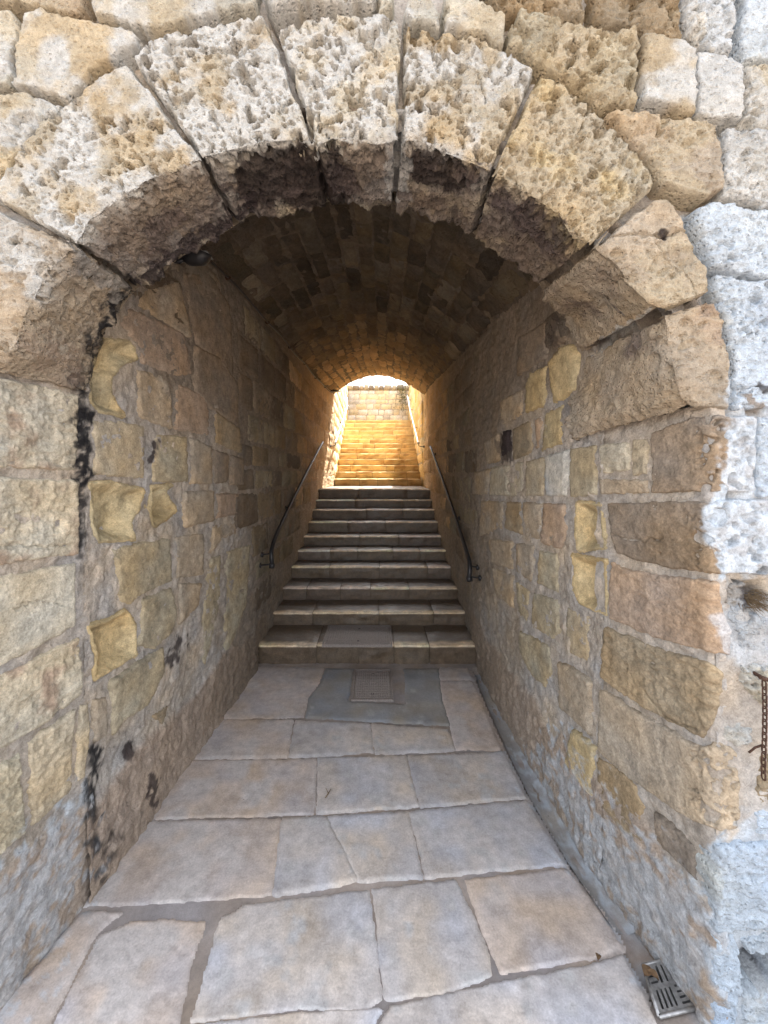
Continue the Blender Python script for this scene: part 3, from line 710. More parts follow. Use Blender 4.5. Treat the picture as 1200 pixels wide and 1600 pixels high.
N = face_to(P, N, np.array((0, 4, 1.5))); Pf = P.reshape(-1, 3)
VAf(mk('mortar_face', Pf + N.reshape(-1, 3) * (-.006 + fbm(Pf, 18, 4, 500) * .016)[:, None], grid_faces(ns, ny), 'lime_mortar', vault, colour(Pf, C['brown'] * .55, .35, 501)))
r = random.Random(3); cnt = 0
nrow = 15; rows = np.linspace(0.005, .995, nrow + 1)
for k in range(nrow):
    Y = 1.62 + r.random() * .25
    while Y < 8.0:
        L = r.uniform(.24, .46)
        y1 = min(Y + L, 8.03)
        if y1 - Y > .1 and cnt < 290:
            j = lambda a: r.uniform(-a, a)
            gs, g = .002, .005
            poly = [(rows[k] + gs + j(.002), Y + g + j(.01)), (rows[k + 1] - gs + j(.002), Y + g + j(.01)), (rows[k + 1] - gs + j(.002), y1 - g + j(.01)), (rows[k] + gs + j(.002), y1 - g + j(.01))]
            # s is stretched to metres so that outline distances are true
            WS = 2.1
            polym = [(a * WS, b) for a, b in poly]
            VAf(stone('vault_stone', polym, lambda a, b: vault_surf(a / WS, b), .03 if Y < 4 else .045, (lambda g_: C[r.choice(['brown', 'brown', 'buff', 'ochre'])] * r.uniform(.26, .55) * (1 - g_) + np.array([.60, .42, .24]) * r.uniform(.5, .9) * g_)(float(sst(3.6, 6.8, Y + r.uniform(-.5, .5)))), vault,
                st=dict(und=.02, rid=.020, rough=.006), off=r.uniform(-.008, .016), bev=.014, edge=.03, scale=1.0, toward=(0, (Y + y1) / 2, 1.6), var=.25)); cnt += 1  # vault gloom and the glow near the exit are painted into these tones
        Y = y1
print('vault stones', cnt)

# ================================================================== THE FRONT WALL
fw_loc = np.array([0, YF, 0]); FWf = mkl(fw_loc)
front = empty('front_wall', 'weathered limestone front wall around the arch, whitewashed blue white on the right', 'wall', tuple(fw_loc))
hole = [(-34, 1700), (-34, 585)] + [(CX + (p[0] - CX) * 1.07, 560 + (p[1] - 560) * 1.09) for v in VS for p in v['Fr']] + [(1116, 700), (1116, 905), (1116, 1700)]
hole_w = [(p2w(x, y, YF)[0], p2w(x, y, YF)[2]) for x, y in hole]
xs = np.arange(-2.6, 2.61, .016); zs = np.arange(-.06, 4.2, .016)
Xg, Zg = np.meshgrid(xs, zs, indexing='ij')
sd_ = poly_sdf(Xg.ravel(), Zg.ravel(), hole_w).reshape(Xg.shape)
kv = sd_ < .004
keep = kv[:-1, :-1] & kv[1:, :-1] & kv[1:, 1:] & kv[:-1, 1:]
Pf = np.stack([Xg, np.full_like(Xg, YF), Zg], -1).reshape(-1, 3)
Pf, q = compact(Pf, grid_faces(len(xs), len(zs), keep))
px, py = w2p(Pf)
low = sst(880, 930, py) * (px > 600) + (px < 0) * sst(560, 600, py)     # lower walls: joints filled flush
white = sst(1135, 1155, px) * sst(420, 450, py) * (1 - sst(880, 905, py))
hh = -.055 + .051 * np.clip(low + white * .8, 0, 1) + fbm(Pf, 24, 4, 700) * .010 + fbm(Pf, 80, 2, 702) * .004
hh -= .05 * sst(-6, 8, poly_sdf(px, py, [(420, 2), (590, 2), (590, 26), (520, 30), (440, 44), (428, 30)]))
for hp, dp in [([(1162, 915), (1200, 912), (1198, 950), (1180, 960), (1165, 945)], .05), ([(1157, 1498), (1175, 1492), (1215, 1488), (1230, 1530), (1180, 1552), (1160, 1545)], .30),
               ([(1186, 602), (1196, 600), (1202, 612), (1194, 618)], .04), ([(1165, 620), (1200, 640), (1200, 650), (1180, 645)], .02)]:
    hh -= dp * sst(-5, 5, poly_sdf(px, py, hp) + fbm(Pf, 40, 2, 71) * 6)
cb = colour(Pf, C['mortar'], .16, 701)
m = (sst(-3, 3, poly_sdf(px, py, [(415, -5), (592, -5), (592, 30), (520, 34), (440, 48), (425, 40)])))[:, None]
cb = cb * (1 - m) + C['brown'] * .8 * m
Vv = Pf.copy(); Vv[:, 1] -= hh
FWf(mk('mortar_face', Vv, q, 'lime_mortar', front, cb))
sm = dict(und=.006, rough=.0035, rid=.003, pit=.010, cov=-.4, cell=.03)
md = dict(und=.009, rough=.004, rid=.006, pit=.020, cov=.2, cell=.030)
hv = dict(und=.010, rough=.004, rid=.009, pit=.034, cov=.5, cell=.034)
wl = dict(und=.008, rough=.006, rid=.007, pit=.018, cov=.2, cell=.026)
FR = [
    ([(39, 20), (60, 17), (135, 33), (160, 39), (190, 46), (224, 56), (220, 63), (155, 102), (125, 134), (103, 154), (57, 141), (21, 131), (26, 65), (34, 40)], 'cream', sm, .006),
    ([(-60, 12), (15, 16), (30, 31), (24, 60), (16, 95), (14, 133), (-60, 138)], 'pale', sm, .0),
    ([(-60, 146), (0, 143), (40, 146), (93, 163), (86, 176), (60, 194), (35, 224), (8, 262), (-20, 295), (-60, 310)], 'pale', md, .0),
    ([(-60, -40), (60, -40), (128, -30), (130, 14), (122, 26), (60, 11), (40, 12), (28, 5), (-60, 4)], 'buff', sm, .008),
    ([(147, -40), (398, -40), (398, 15), (300, 33), (250, 47), (233, 51), (220, 44), (150, 28), (144, 12)], 'pale', sm, .012),
    ([(416, -40), (588, -40), (584, 2), (545, 12), (510, 6), (460, 8), (428, 16), (416, 2)], 'cream', hv, .014),
    ([(593, -40), (611, -40), (613, 4), (602, 16), (592, 18)], 'pale', md, .0),
    ([(636, 6), (657, -12), (677, 4), (688, 22), (689, 49), (660, 38), (630, 35)], 'pale', md, .008),
    ([(696, 12), (700, -30), (742, -30), (748, 6), (791, 24), (790, 50), (784, 70), (750, 54), (718, 46), (696, 50)], 'pale', md, .006),
    ([(798, 39), (812, 20), (850, 29), (900, 44), (990, 49), (998, 62), (995, 100), (991, 168), (945, 167), (900, 136), (870, 116), (842, 101), (792, 72)], 'olive', hv, .010),
    ([(750, -40), (908, -40), (915, 36), (850, 23), (807, 12), (795, 14), (768, 2)], 'ochre', hv, .004),
    ([(930, -40), (1059, -40), (1064, 62), (1012, 54), (990, 42), (927, 36)], 'ochre', hv, .004),
    ([(1068, -40), (1156, -40), (1148, 30), (1145, 83), (1120, 83), (1090, 74), (1072, 58)], 'white', hv, .004),
    ([(1163, -40), (1260, -40), (1260, 94), (1168, 90), (1160, 60)], 'lime', sm, .0),
    ([(1003, 63), (1012, 58), (1073, 74), (1082, 84), (1083, 181), (1007, 165), (999, 168)], 'cream', sm, .016),
    ([(1088, 85), (1143, 89), (1160, 106), (1160, 174), (1154, 189), (1120, 185), (1088, 181)], 'white', sm, .008),
    ([(1166, 102), (1173, 96), (1260, 99), (1260, 203), (1172, 198), (1162, 196)], 'pale', md, .0),
    ([(945, 175), (960, 175), (1050, 187), (1115, 193), (1120, 215), (1125, 237), (1125, 296), (1117, 306), (1103, 310), (1079, 305), (1056, 300), (1036, 290), (1028, 270), (1010, 250), (985, 222), (962, 195)], 'buff', md, .012),
    ([(1132, 200), (1145, 203), (1260, 210), (1260, 332), (1200, 324), (1132, 308), (1130, 285)], 'white', wl, .008),
    ([(1084, 330), (1091, 321), (1122, 318), (1176, 329), (1260, 338), (1260, 436), (1160, 428), (1116, 414), (1100, 380)], 'lime', wl, .008),
    ([(1120, 428), (1160, 436), (1260, 444), (1260, 640), (1152, 638), (1149, 570), (1140, 520), (1124, 468)], 'lime', wl, .004),
    ([(1186, 650), (1260, 650), (1260, 776), (1186, 774)], 'lime', wl, .0),
    ([(1134, 914), (1168, 914), (1168, 955), (1200, 965), (1260, 960), (1260, 1032), (1158, 1028), (1150, 985), (1135, 950)], 'grey', wl, -.004),
    ([(1156, 1040), (1260, 1038), (1260, 1118), (1200, 1104), (1188, 1096), (1165, 1080), (1158, 1058)], 'pale', hv, .010),
    ([(1190, 1186), (1225, 1168), (1260, 1168), (1260, 1256), (1190, 1258), (1184, 1230)], 'ochre', hv, .0),
    ([(1128, 1136), (1160, 1126), (1178, 1140), (1172, 1158), (1150, 1166), (1128, 1156)], 'white', md, .0),
    ([(1180, 1270), (1260, 1262), (1260, 1300), (1182, 1306)], 'lime', wl, .0),
    ([(1120, 1318), (1172, 1316), (1260, 1308), (1260, 1446), (1190, 1446), (1116, 1452), (1110, 1400), (1112, 1350)], 'lime', dict(und=.010, rough=.004, rid=.009), .014),
    ([(1114, 1462), (1146, 1460), (1154, 1480), (1155, 1550), (1140, 1640), (1112, 1640)], 'lime', wl, .008),
    ([(1152, 1462), (1260, 1456), (1260, 1484), (1205, 1484), (1172, 1492), (1158, 1478)], 'lime', wl, .006),
    ([(1160, 1556), (1200, 1552), (1260, 1566), (1260, 1640), (1160, 1640)], 'white', md, .0),
]
for poly, base, st, off in FR:
    wsh = (C['white'], .45, 9) if base in ('cream', 'pale') else ((C['cream'], .45, 9) if base in ('buff', 'olive') else None)
    FWf(stone('stone', poly, surf_front, 1.6, C[base], front, st=st, off=off, bev=.009, edge=.06, edgewob=.007, wash=wsh, toward=(0, -3, 1.5), pitcol=(.42, .34, .22) if base in ('olive', 'ochre', 'cream', 'buff') else None))
# the wall goes on outside the frame
r = random.Random(21); z = 0.0; cnt = 0
sfw = lambda a, b: np.stack([a, np.full_like(a, YF), b], -1)
while z < 4.1:
    hgt = r.choice([.24, .28, .32]); x = -2.6
    while x < 2.6:
        L = r.uniform(.3, .6); x1 = min(x + L, 2.6)
        pxl, pyl = CX + x / YF * F, CY - (z - H) / YF * F; pxr, pyu = CX + x1 / YF * F, CY - (z + hgt - H) / YF * F
        out = pxr < -55 or pxl > 1255 or pyl < -35
        inh = (pxr > -190 and pxl < 0 and pyl > 560)
        if out and not inh and x1 - x > .1:
            g = .01; j = lambda: r.uniform(-.01, .01)
            FWf(stone('stone', [(x + g + j(), z + g + j()), (x1 - g + j(), z + g + j()), (x1 - g + j(), z + hgt - g + j()), (x + g + j(), z + hgt - g + j())], sfw, .03,
                C[r.choice(['cream', 'pale', 'buff', 'olive'] if x < .8 else ['white', 'lime', 'pale'])], front, st=dict(und=.010, rid=.006), off=r.uniform(0, .012), scale=1.0, bev=.02, edge=.05, toward=(0, -3, 1.5))); cnt += 1
        x = x1
    z += hgt
print('outer stones', cnt)

def box(name, x0, x1, y0, y1, z0, z1, mat, parent=None, col=None):
    V = np.array([(x, y, z) for x in (x0, x1) for y in (y0, y1) for z in (z0, z1)], float)
    Fq = [(0, 1, 3, 2), (4, 6, 7, 5), (0, 4, 5, 1), (2, 3, 7, 6), (0, 2, 6, 4), (1, 5, 7, 3)]
    c = np.tile(C['buff'] if col is None else col, (8, 1))
    return mk(name, V, Fq, mat, parent, c, smooth=False)
# rampart through which the passage is cut
ram = empty('rampart', 'thick masonry rampart that the passage is cut through, rising above the arch', 'wall', (0, 4.5, 0))
Rf = mkl((0, 4.5, 0))
Rf(box('masonry', -9, -1.45, 1.32, 8.1, -.05, 4.05, 'weathered_limestone', ram)); Rf(box('masonry', 1.45, 9, 1.32, 8.1, -.05, 4.05, 'weathered_limestone', ram))
Rf(box('masonry', -9, 9, 1.32, 8.1, 4.05, 4.7, 'weathered_limestone', ram))
Rf(box('masonry', -9, -2.58, 1.17, 1.32, -.05, 4.7, 'weathered_limestone', ram)); Rf(box('masonry', 2.58, 9, 1.17, 1.32, -.05, 4.7, 'weathered_limestone', ram))
Rf(box('masonry', -2.58, 2.58, 1.17, 1.32, 4.15, 4.7, 'weathered_limestone', ram))

# ================================================================== PAVEMENT
gx, gy = np.meshgrid(np.r_[-400, -60, -12, np.linspace(-2.5, 2.5, 101), 12, 60, 400], np.r_[-400, -60, -12, np.linspace(-2, 3.6, 113)], indexing='ij')
Pg = np.stack([gx, gy, np.full_like(gx, -.006)], -1).reshape(-1, 3)
near = (np.abs(Pg[:, 0]) < 3) & (Pg[:, 1] > -2.5)
Pg[:, 2] += np.where(near, fbm(Pg, 14, 3, 800) * .003, -.01)
gs = (Pg[:, 0] > .76) & (Pg[:, 0] < 1.3) & (Pg[:, 1] < 3.3) & (Pg[:, 1] > 1.2)
Pg[gs, 2] -= .03
ground = kind(mk('ground', Pg, grid_faces(*gx.shape), 'cement', None, colour(Pg, C['slabpink'] * .62, .25, 801)), 'structure')
pave = bpy.data.objects.new('pavement', None); COL.objects.link(pave); kind(pave, 'structure')
SL = [
    ([(402, 1041), (506, 1043), (497, 1067), (481, 1088), (474, 1120), (338, 1121)], 'slabpink'),
    ([(687, 1064), (738, 1064), (781, 1170), (713, 1170), (702, 1125), (692, 1090)], 'slabpink'), ([(687, 1044), (730, 1044), (737, 1060), (686, 1060)], 'slabpink'),
    ([(334, 1125), (457, 1125), (448, 1182), (285, 1184)], 'slabpink'), ([(462, 1126), (577, 1130), (583, 1175), (452, 1182)], 'slab'),
    ([(582, 1131), (698, 1139), (706, 1155), (710, 1172), (587, 1176)], 'slab'),
    ([(282, 1188), (494, 1185), (490, 1270), (222, 1279)], 'slabpink'), ([(498, 1184), (634, 1181), (653, 1258), (496, 1270)], 'slab'),
    ([(638, 1181), (785, 1174), (820, 1245), (658, 1260)], 'slab'),
    ([(222, 1283), (438, 1278), (425, 1397), (190, 1412), (128, 1414)], 'slabpink'), ([(442, 1278), (509, 1275), (559, 1374), (428, 1397)], 'slab'),
    ([(512, 1275), (637, 1269), (658, 1369), (562, 1375)], 'slab'), ([(641, 1267), (822, 1250), (880, 1349), (666, 1369)], 'slab'),
    ([(205, 1440), (250, 1436), (322, 1440), (300, 1500), (286, 1560), (270, 1650), (60, 1650), (108, 1552), (155, 1462)], 'slabpink'),
    ([(128, 1424), (190, 1424), (150, 1455), (104, 1545), (50, 1650), (-60, 1650), (40, 1530)], 'slabpink'),
    ([(345, 1434), (385, 1412), (575, 1390), (584, 1450), (595, 1560), (560, 1580), (470, 1572), (400, 1582), (300, 1594)], 'slab'),
    ([(583, 1387), (710, 1374), (740, 1430), (761, 1485), (767, 1523), (690, 1550), (602, 1560)], 'slab'),
    ([(729, 1375), (884, 1356), (940, 1430), (968, 1476), (930, 1494), (783, 1518), (772, 1490), (756, 1455)], 'slabpink'),
    ([(610, 1572), (770, 1536), (930, 1504), (972, 1492), (1000, 1545), (1025, 1600), (1040, 1660), (560, 1660)], 'slab'),
    ([(298, 1602), (470, 1580), (598, 1574), (550, 1660), (280, 1660)], 'slab'),
]
for poly, base in SL:
    stone('paving_stone', poly, surf_floor, 4.0 if np.array(poly)[:, 1].mean() > 1250 else 3.0, C[base], pave, st=dict(und=.0025, rough=.0012, pit=.003, cov=-.3, cell=.04),
          off=random.uniform(-.002, .002), bev=.003, edge=.009, mat='paving_limestone', toward=(0, 1, 3), edgewob=.003, shrink=-.0045, var=.13,
          wash=(C['white'] * np.array([.86, .83, .85]), .22, 14) if base == 'slab' else ((C['slab'] * 1.05, .35, 6) if base == 'slabpink' else (C['white'] * .9, .4, 9)))
def flat(a, b): return np.stack([a, b, np.zeros_like(a)], -1)
r = random.Random(8); y = 1.12
while y > -2.4:
    d = r.uniform(.32, .45); x = -2.4 + r.random() * .2
    while x < 2.4:
        L = r.uniform(.5, .8)
        stone('paving_stone', [(x + .01, y - .01), (x + L - .01, y - .01), (x + L - .01, y - d + .01), (x + .01, y - d + .01)], flat, .06, C[r.choice(['slab', 'slabpink'])], pave,
              st=dict(und=.005), off=r.uniform(0, .004), bev=.01, edge=.02, scale=1.0, mat='paving_limestone', toward=(0, 1, 3))
        x += L
    y -= d
# grey cement patch round the cover
stone('cement_patch', [(508, 1043), (552, 1044), (545, 1094), (634, 1099), (631, 1044), (686, 1044), (692, 1095), (704, 1134), (620, 1129), (476, 1121), (482, 1090), (499, 1069)], surf_floor, 3.0,
      C['cement'], pave, st=dict(und=.003, rough=.001), off=.001, bev=.006, edge=.014, mat='cement', toward=(0, 1, 3), wash=(C['white'] * .8, .12, 12))
# gutter channel along the right wall
Yg = np.linspace(1.42, 3.28, 110)
inn = np.interp(Yg, [1.367, 1.653, 1.965, 2.474, 3.28], [.875, .818, .785, .782, .80])
tt = np.linspace(0, 1, 22)
YY, TT = np.meshgrid(Yg, tt, indexing='ij')
XX = inn[:, None] + ((Xr(Yg) + .03)[:, None] - inn[:, None]) * TT
ZZ = -.004 - .032 * np.sin(np.pi * np.clip(TT * 1.15, 0, 1)) ** .6 + .012 * sst(.85, 1, TT)
Pq = np.stack([XX, YY, ZZ], -1).reshape(-1, 3); Pq[:, 2] += fbm(Pq, 20, 3, 850) * .003
kindless = mk('gutter_channel', Pq, grid_faces(110, 22), 'cement', None, colour(Pq, C['cement'] * 1.15, .15, 851))
thing(kindless, 'shallow grey cement gutter channel along the foot of the right wall, running to the drain', 'gutter')

# ================================================================== STAIRS
def rbox(name, x0, x1, y0, y1, z0, z1, parent, locf, base, mat='worn_step_stone', seed=0, nos=.012, n=.05, soiled_shaded=True):
    """worn stone block: front + top wrapped as one rounded sheet, closed with sides"""
    nx = max(4, int((x1 - x0) / n * 1.6)); nf = 9; ntp = max(4, int((y1 - y0) / n))
    prof = [(y0, z0 + (z1 - nos - z0) * t) for t in np.linspace(0, 1, nf) ** .6]
    prof += [(y0 + nos * (1 - math.cos(a)), z1 - nos + nos * math.sin(a)) for a in (math.pi / 6, math.pi / 3)]
    prof += [(y0 + nos + (y1 - y0 - nos) * t, z1) for t in np.linspace(0, 1, ntp + 6) ** 1.5]
    prof = np.array(prof)
    xs = np.linspace(x0, x1, nx)
    P = np.stack([np.repeat(xs, len(prof)), np.tile(prof[:, 0], nx), np.tile(prof[:, 1], nx)], 1)
    front = np.tile(np.arange(len(prof)) < nf + 1, nx)
    w_ = fbm(P, 8, 3, seed) ; w2 = fbm(P, 30, 2, seed + 3)
    sdx = np.minimum(P[:, 0] - x0, x1 - P[:, 0]); e = np.exp(-(sdx / .012) ** 2) * .006
    P2 = P.copy()
    P2[:, 1] += np.where(front, w_ * .010 + w2 * .007 + e, 0)
    P2[:, 2] += np.where(front, 0, w_ * .006 - e * .8)
    nosr = np.tile((np.arange(len(prof)) >= nf - 1) & (np.arange(len(prof)) <= nf + 3), nx)
    P2[:, 2] -= nosr * np.clip(w2, 0, 1) * .014
    q = grid_faces(nx, len(prof))
    col = colour(P, base, .2, seed)
    top = np.tile(np.arange(len(prof)) >= nf - 1, nx)
    worn = (top * sst(.09, .035, P[:, 1] - y0 + .03 * fbm(P, 12, 3, seed + 31)))[:, None]  # worn nosing, with light from the exit also put into the colour
    soil_shade = np.array([.085, .055, .033]) * (1 + .35 * fbm(P, 14, 3, seed + 21))[:, None]  # soil, darkened further to paint the shade on back-lit risers
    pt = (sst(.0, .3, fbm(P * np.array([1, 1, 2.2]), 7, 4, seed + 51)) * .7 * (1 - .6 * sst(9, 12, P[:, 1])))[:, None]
    if not soiled_shaded: col = col * (1 - pt) + np.array([.30, .17, .07]) * pt
    if soiled_shaded: col = (col * .10 + soil_shade * .9) * (1 - worn) + np.clip(col * np.array([1.8, 1.7, 1.58]), 0, .8) * worn
    return locf(mk(name, P2, q, mat, parent, col))
st_loc = np.array([0, 3.3, 0])
stairs = empty('stone_staircase', 'lower flight of ten worn stone steps climbing inside the dark passage', 'staircase', tuple(st_loc)); STf = mkl(st_loc)
LY = [3.38, 3.83, 4.22, 4.60, 4.95, 5.30, 5.65, 5.98, 6.28, 6.55]
LZ = [.16, .285, .416, .555, .68, .81, .96, 1.11, 1.24, 1.41]
r = random.Random(5)
JT = {0: [.27, .46, .62, .78], 1: [.21, .55, .83], 2: [.14, .33, .50, .72], 3: [.24, .55, .85], 4: [.22, .40, .64, .82]}
prevz = 0
for k, (y, z) in enumerate(zip(LY, LZ)):
    yn = LY[k + 1] + .05 if k < 9 else 8.06
    xl, xr = float(Xl(y)) - .02, float(Xr(y)) + .02
    fr = JT.get(k) or sorted([r.uniform(.2, .45), r.uniform(.55, .85)])
    ed = [0] + fr + [1]
    for a, b in zip(ed[:-1], ed[1:]):
        dy = r.uniform(-.006, .006)
        rbox('step_block', xl + (xr - xl) * a + .0025, xl + (xr - xl) * b - .0025, y + dy, yn, prevz - .03, z + r.uniform(-.003, .003), stairs, STf,
             C[r.choice(['buff', 'cream', 'slabpink', 'buff'])] * r.uniform(.85, 1.1), seed=r.randint(1, 999), nos=.010)
    STf(box('joint_bed', xl, xr, y + .02, yn, prevz - .05, z - .024, 'cement', stairs, C['brown'] * .5))
    prevz = z
su_loc = np.array([0, 8, 1.41])
stairs2 = empty('stone_staircase', 'upper flight of sunlit golden steps in the open air beyond the passage', 'staircase', tuple(su_loc)); SUf = mkl(su_loc)
prevz = 1.41
for k in range(13):
    y = 8.02 + .34 * k; z = 1.41 + .15 * (k + 1)
    wL = np.interp(y, [8, 12.1], [-.90, -1.02]); wR = np.interp(y, [8, 12.1], [.92, 1.05])
    yn = y + .39 if k < 12 else 13.62
    ed = [0] + sorted([r.uniform(.12, .3), r.uniform(.38, .62), r.uniform(.7, .9)]) + [1]
    for a, b in zip(ed[:-1], ed[1:]):
        rbox('step_block', wL + (wR - wL) * a + .003, wL + (wR - wL) * b - .003, y + r.uniform(-.008, .008), yn, prevz - .03, z + r.uniform(-.004, .004), stairs2, SUf,
             np.array([.72, .53, .27]) * r.uniform(.68, 1.0), seed=r.randint(1, 999), nos=.016, mat='dressed_limestone', n=.08, soiled_shaded=False)
    SUf(box('joint_bed', wL, wR, y + .02, yn, prevz - .05, z - .01, 'cement', stairs2, C['brown'] * .5))
    prevz = z

# open stairwell walls and the wall at the top ----------------------------------------------------------------
def block_wall(nm, label, loc, surf, a0, a1, b0f, b1, cols, toward, seed, lens=(.35, .6), hs=(.24, .28, .3), step=.07, cat='wall'):
    root = empty(nm, label, cat, loc); lf = mkl(loc); r = random.Random(seed)
    A, B = np.meshgrid(np.linspace(a0, a1, 60), np.linspace(b0f, b1, 40), indexing='ij'); P = surf(A, B)
    N = np.cross(np.gradient(P, axis=0), np.gradient(P, axis=1)); N /= np.linalg.norm(N, axis=-1, keepdims=True) + 1e-12
    N = face_to(P, N, np.array(toward)); Pf = P.reshape(-1, 3)
    lf(mk('mortar_face', Pf + N.reshape(-1, 3) * (-.012), grid_faces(60, 40), 'lime_mortar', root, colour(Pf, C['mortar'] * 1.0, .15, seed)))
    b = b0f; cnt = 0
    while b < b1 - .05:
        hgt = min(r.choice(hs), b1 - b); a = a0 - r.random() * .2
        while a < a1:
            L = r.uniform(*lens); x0, x1 = max(a, a0), min(a + L, a1)
            if x1 - x0 > .12 and hgt > .1 and cnt < 290:
                g = .010; j = lambda: r.uniform(-.008, .008)
                lf(stone('stone', [(x0 + g + j(), b + g + j()), (x1 - g + j(), b + g + j()), (x1 - g + j(), b + hgt - g + j()), (x0 + g + j(), b + hgt - g + j())], surf, step,
                   C[r.choice(cols)] * r.uniform(.8, 1.08), root, st=dict(und=.012, rid=.008), off=r.uniform(-.003, .012), scale=1.0, bev=.02, edge=.03, toward=toward, var=.2)); cnt += 1
            a += L
        b += hgt
    return root, lf
SWL = lambda a, b: np.stack([np.interp(a, [8, 12.1, 14], [-.90, -1.02, -1.06]), a, b], -1)
SWR = lambda a, b: np.stack([np.interp(a, [8, 12.1, 14], [.92, 1.05, 1.1]), a, b], -1)
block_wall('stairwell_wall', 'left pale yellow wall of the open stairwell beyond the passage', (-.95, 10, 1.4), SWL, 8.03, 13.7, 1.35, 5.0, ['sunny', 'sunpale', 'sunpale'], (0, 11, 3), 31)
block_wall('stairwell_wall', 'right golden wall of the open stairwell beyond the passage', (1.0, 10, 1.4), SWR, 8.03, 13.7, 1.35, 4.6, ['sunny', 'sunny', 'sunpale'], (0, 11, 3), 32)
BW = lambda a, b: np.stack([a, np.full_like(a, 13.6), b], -1)
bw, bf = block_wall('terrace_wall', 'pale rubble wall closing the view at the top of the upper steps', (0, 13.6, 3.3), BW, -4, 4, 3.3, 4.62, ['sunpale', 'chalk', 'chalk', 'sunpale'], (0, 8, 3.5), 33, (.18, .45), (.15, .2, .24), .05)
r = random.Random(77); x = -4
while x < 4:      # uneven coping stones
    L = r.uniform(.16, .3)
    bf(box('coping_stone', x + .008, x + L - .008, 13.56 + r.uniform(-.01, .01), 13.95, 4.63, 4.80 + r.uniform(-.02, .02), 'weathered_limestone', bw, C[r.choice(['cream', 'brown', 'buff'])]))
    x += L
bf(box('core', -4, 4, 13.63, 13.93, 3.2, 4.62, 'weathered_limestone', bw))
ter = box('terrace', -9, 9, 13.9, 60, -.05, 3.3, 'cement', None, C['slab']); kind(ter, 'structure')
for sx in (-1, 1):
    t_ = box('terrace', *( (-9, -1.16) if sx < 0 else (1.2, 9)), 8.1, 13.9, -.05, 4.55, 'weathered_limestone', None); kind(t_, 'structure')

# ================================================================== METALWORK
def tube(pts, rad, n=10, cap=True):
    P = np.array(pts, float); T = np.gradient(P, axis=0); T /= np.linalg.norm(T, axis=1, keepdims=True) + 1e-12
    up = np.array([0, 0, 1.0]) if abs(T[0, 2]) < .9 else np.array([1.0, 0, 0])
    V = []; rad = np.broadcast_to(rad, (len(P),))
    u = np.cross(T[0], up); u /= np.linalg.norm(u)
    for i in range(len(P)):
        u = u - T[i] * (u @ T[i]); u /= np.linalg.norm(u) + 1e-12; v = np.cross(T[i], u)
        for k in range(n):
            a = 2 * math.pi * k / n; V.append(P[i] + rad[i] * (math.cos(a) * u + math.sin(a) * v))
    Fq = [(i * n + k, i * n + (k + 1) % n, (i + 1) * n + (k + 1) % n, (i + 1) * n + k) for i in range(len(P) - 1) for k in range(n)]
    V = V + [P[0], P[-1]]; a, b = len(V) - 2, len(V) - 1
    if cap:
        for k in range(n):
            Fq.append((a, (k + 1) % n, k, k)); o = (len(P) - 1) * n; Fq.append((b, o + k, o + (k + 1) % n, o + (k + 1) % n))
    return np.array(V), Fq
def mkt(name, V, Fq, mat, parent=None, smooth=True):
    me = bpy.data.meshes.new(name); me.from_pydata([tuple(v) for v in V], [], [tuple(dict.fromkeys(f)) for f in Fq]); me.update()
    if smooth: me.polygons.foreach_set('use_smooth', [True] * len(me.polygons))
    me.materials.append(MAT[mat]); o = bpy.data.objects.new(name, me); COL.objects.link(o)
    if parent is not None: o.parent = parent
    return o
def join(*parts):
    V = []; Fq = []
    for v, f in parts:
        k = len(V); V += [tuple(x) for x in v]; Fq += [tuple(i + k for i in g) for g in f]
    return V, Fq
def smoothpath(pts, m=6):
    P = np.array(pts, float); out = []
    for i in range(len(P) - 1):
        p0 = P[max(i - 1, 0)]; p1 = P[i]; p2 = P[i + 1]; p3 = P[min(i + 2, len(P) - 1)]
        for t in np.linspace(0, 1, m, endpoint=False):
            out.append(.5 * ((2 * p1) + (-p0 + p2) * t + (2 * p0 - 5 * p1 + 4 * p2 - p3) * t * t + (-p0 + 3 * p1 - 3 * p2 + p3) * t ** 3))
    out.append(P[-1]); return np.array(out)
def rail(label, pts, rad, side, Xf, brk, mat, knob=True, group='handrails along the walls'):
    root = empty('handrail', label, 'handrail', tuple(pts[0]), group); lf = mkl(pts[0])
    path = smoothpath(pts); V, Fq = tube(path, rad); lf(mkt('rail', V, Fq, mat, root))
    for t in brk:
        p = path[int(t * (len(path) - 1))]
        xw = float(Xf(p[1])) + side * .01
        bpts = smoothpath([p + np.array([0, 0, -rad]), p + np.array([side * .02, 0, -.05]), np.array([xw, p[1], p[2] - .06])], 4)
        V1 = tube(bpts, .007, 8)
        V2 = tube([np.array([xw - side * .022, p[1], p[2] - .06]), np.array([xw, p[1], p[2] - .06])], .024, 14)
        lf(mkt('bracket', *join(V1, V2), 'black_painted_steel', root))
    if knob:
        e = path[-1]
        V, Fq = tube([e + np.array([0, 0, .012]), e + np.array([0, 0, -.006]), e + np.array([side * .004, 0, -.03])], [.021, .026, .025], 14)
        lf(mkt('end_cap', V, Fq, 'black_painted_steel', root))
    return root
xl = lambda Y: float(Xl(Y)); xr = lambda Y: float(Xr(Y))
rail('left black handrail running up the inside wall of the dark passage', [(-.94, 6.58, 2.205), (-.955, 5.0, 1.62), (-.96, 3.75, 1.135), (-.95, 3.46, 1.0), (-.94, 3.40, .93), (-.94, 3.42, .86)], .019, -1, Xl, [.06, .33, .62, .86], 'black_painted_steel')
rail('right black handrail with pale worn top end on the inside wall', [(.83, 6.02, 2.09), (.82, 4.7, 1.52), (.80, 3.6, 1.045), (.79, 3.32, .92), (.78, 3.25, .86), (.775, 3.25, .79)], .019, 1, Xr, [.06, .33, .62, .86], 'black_painted_steel')
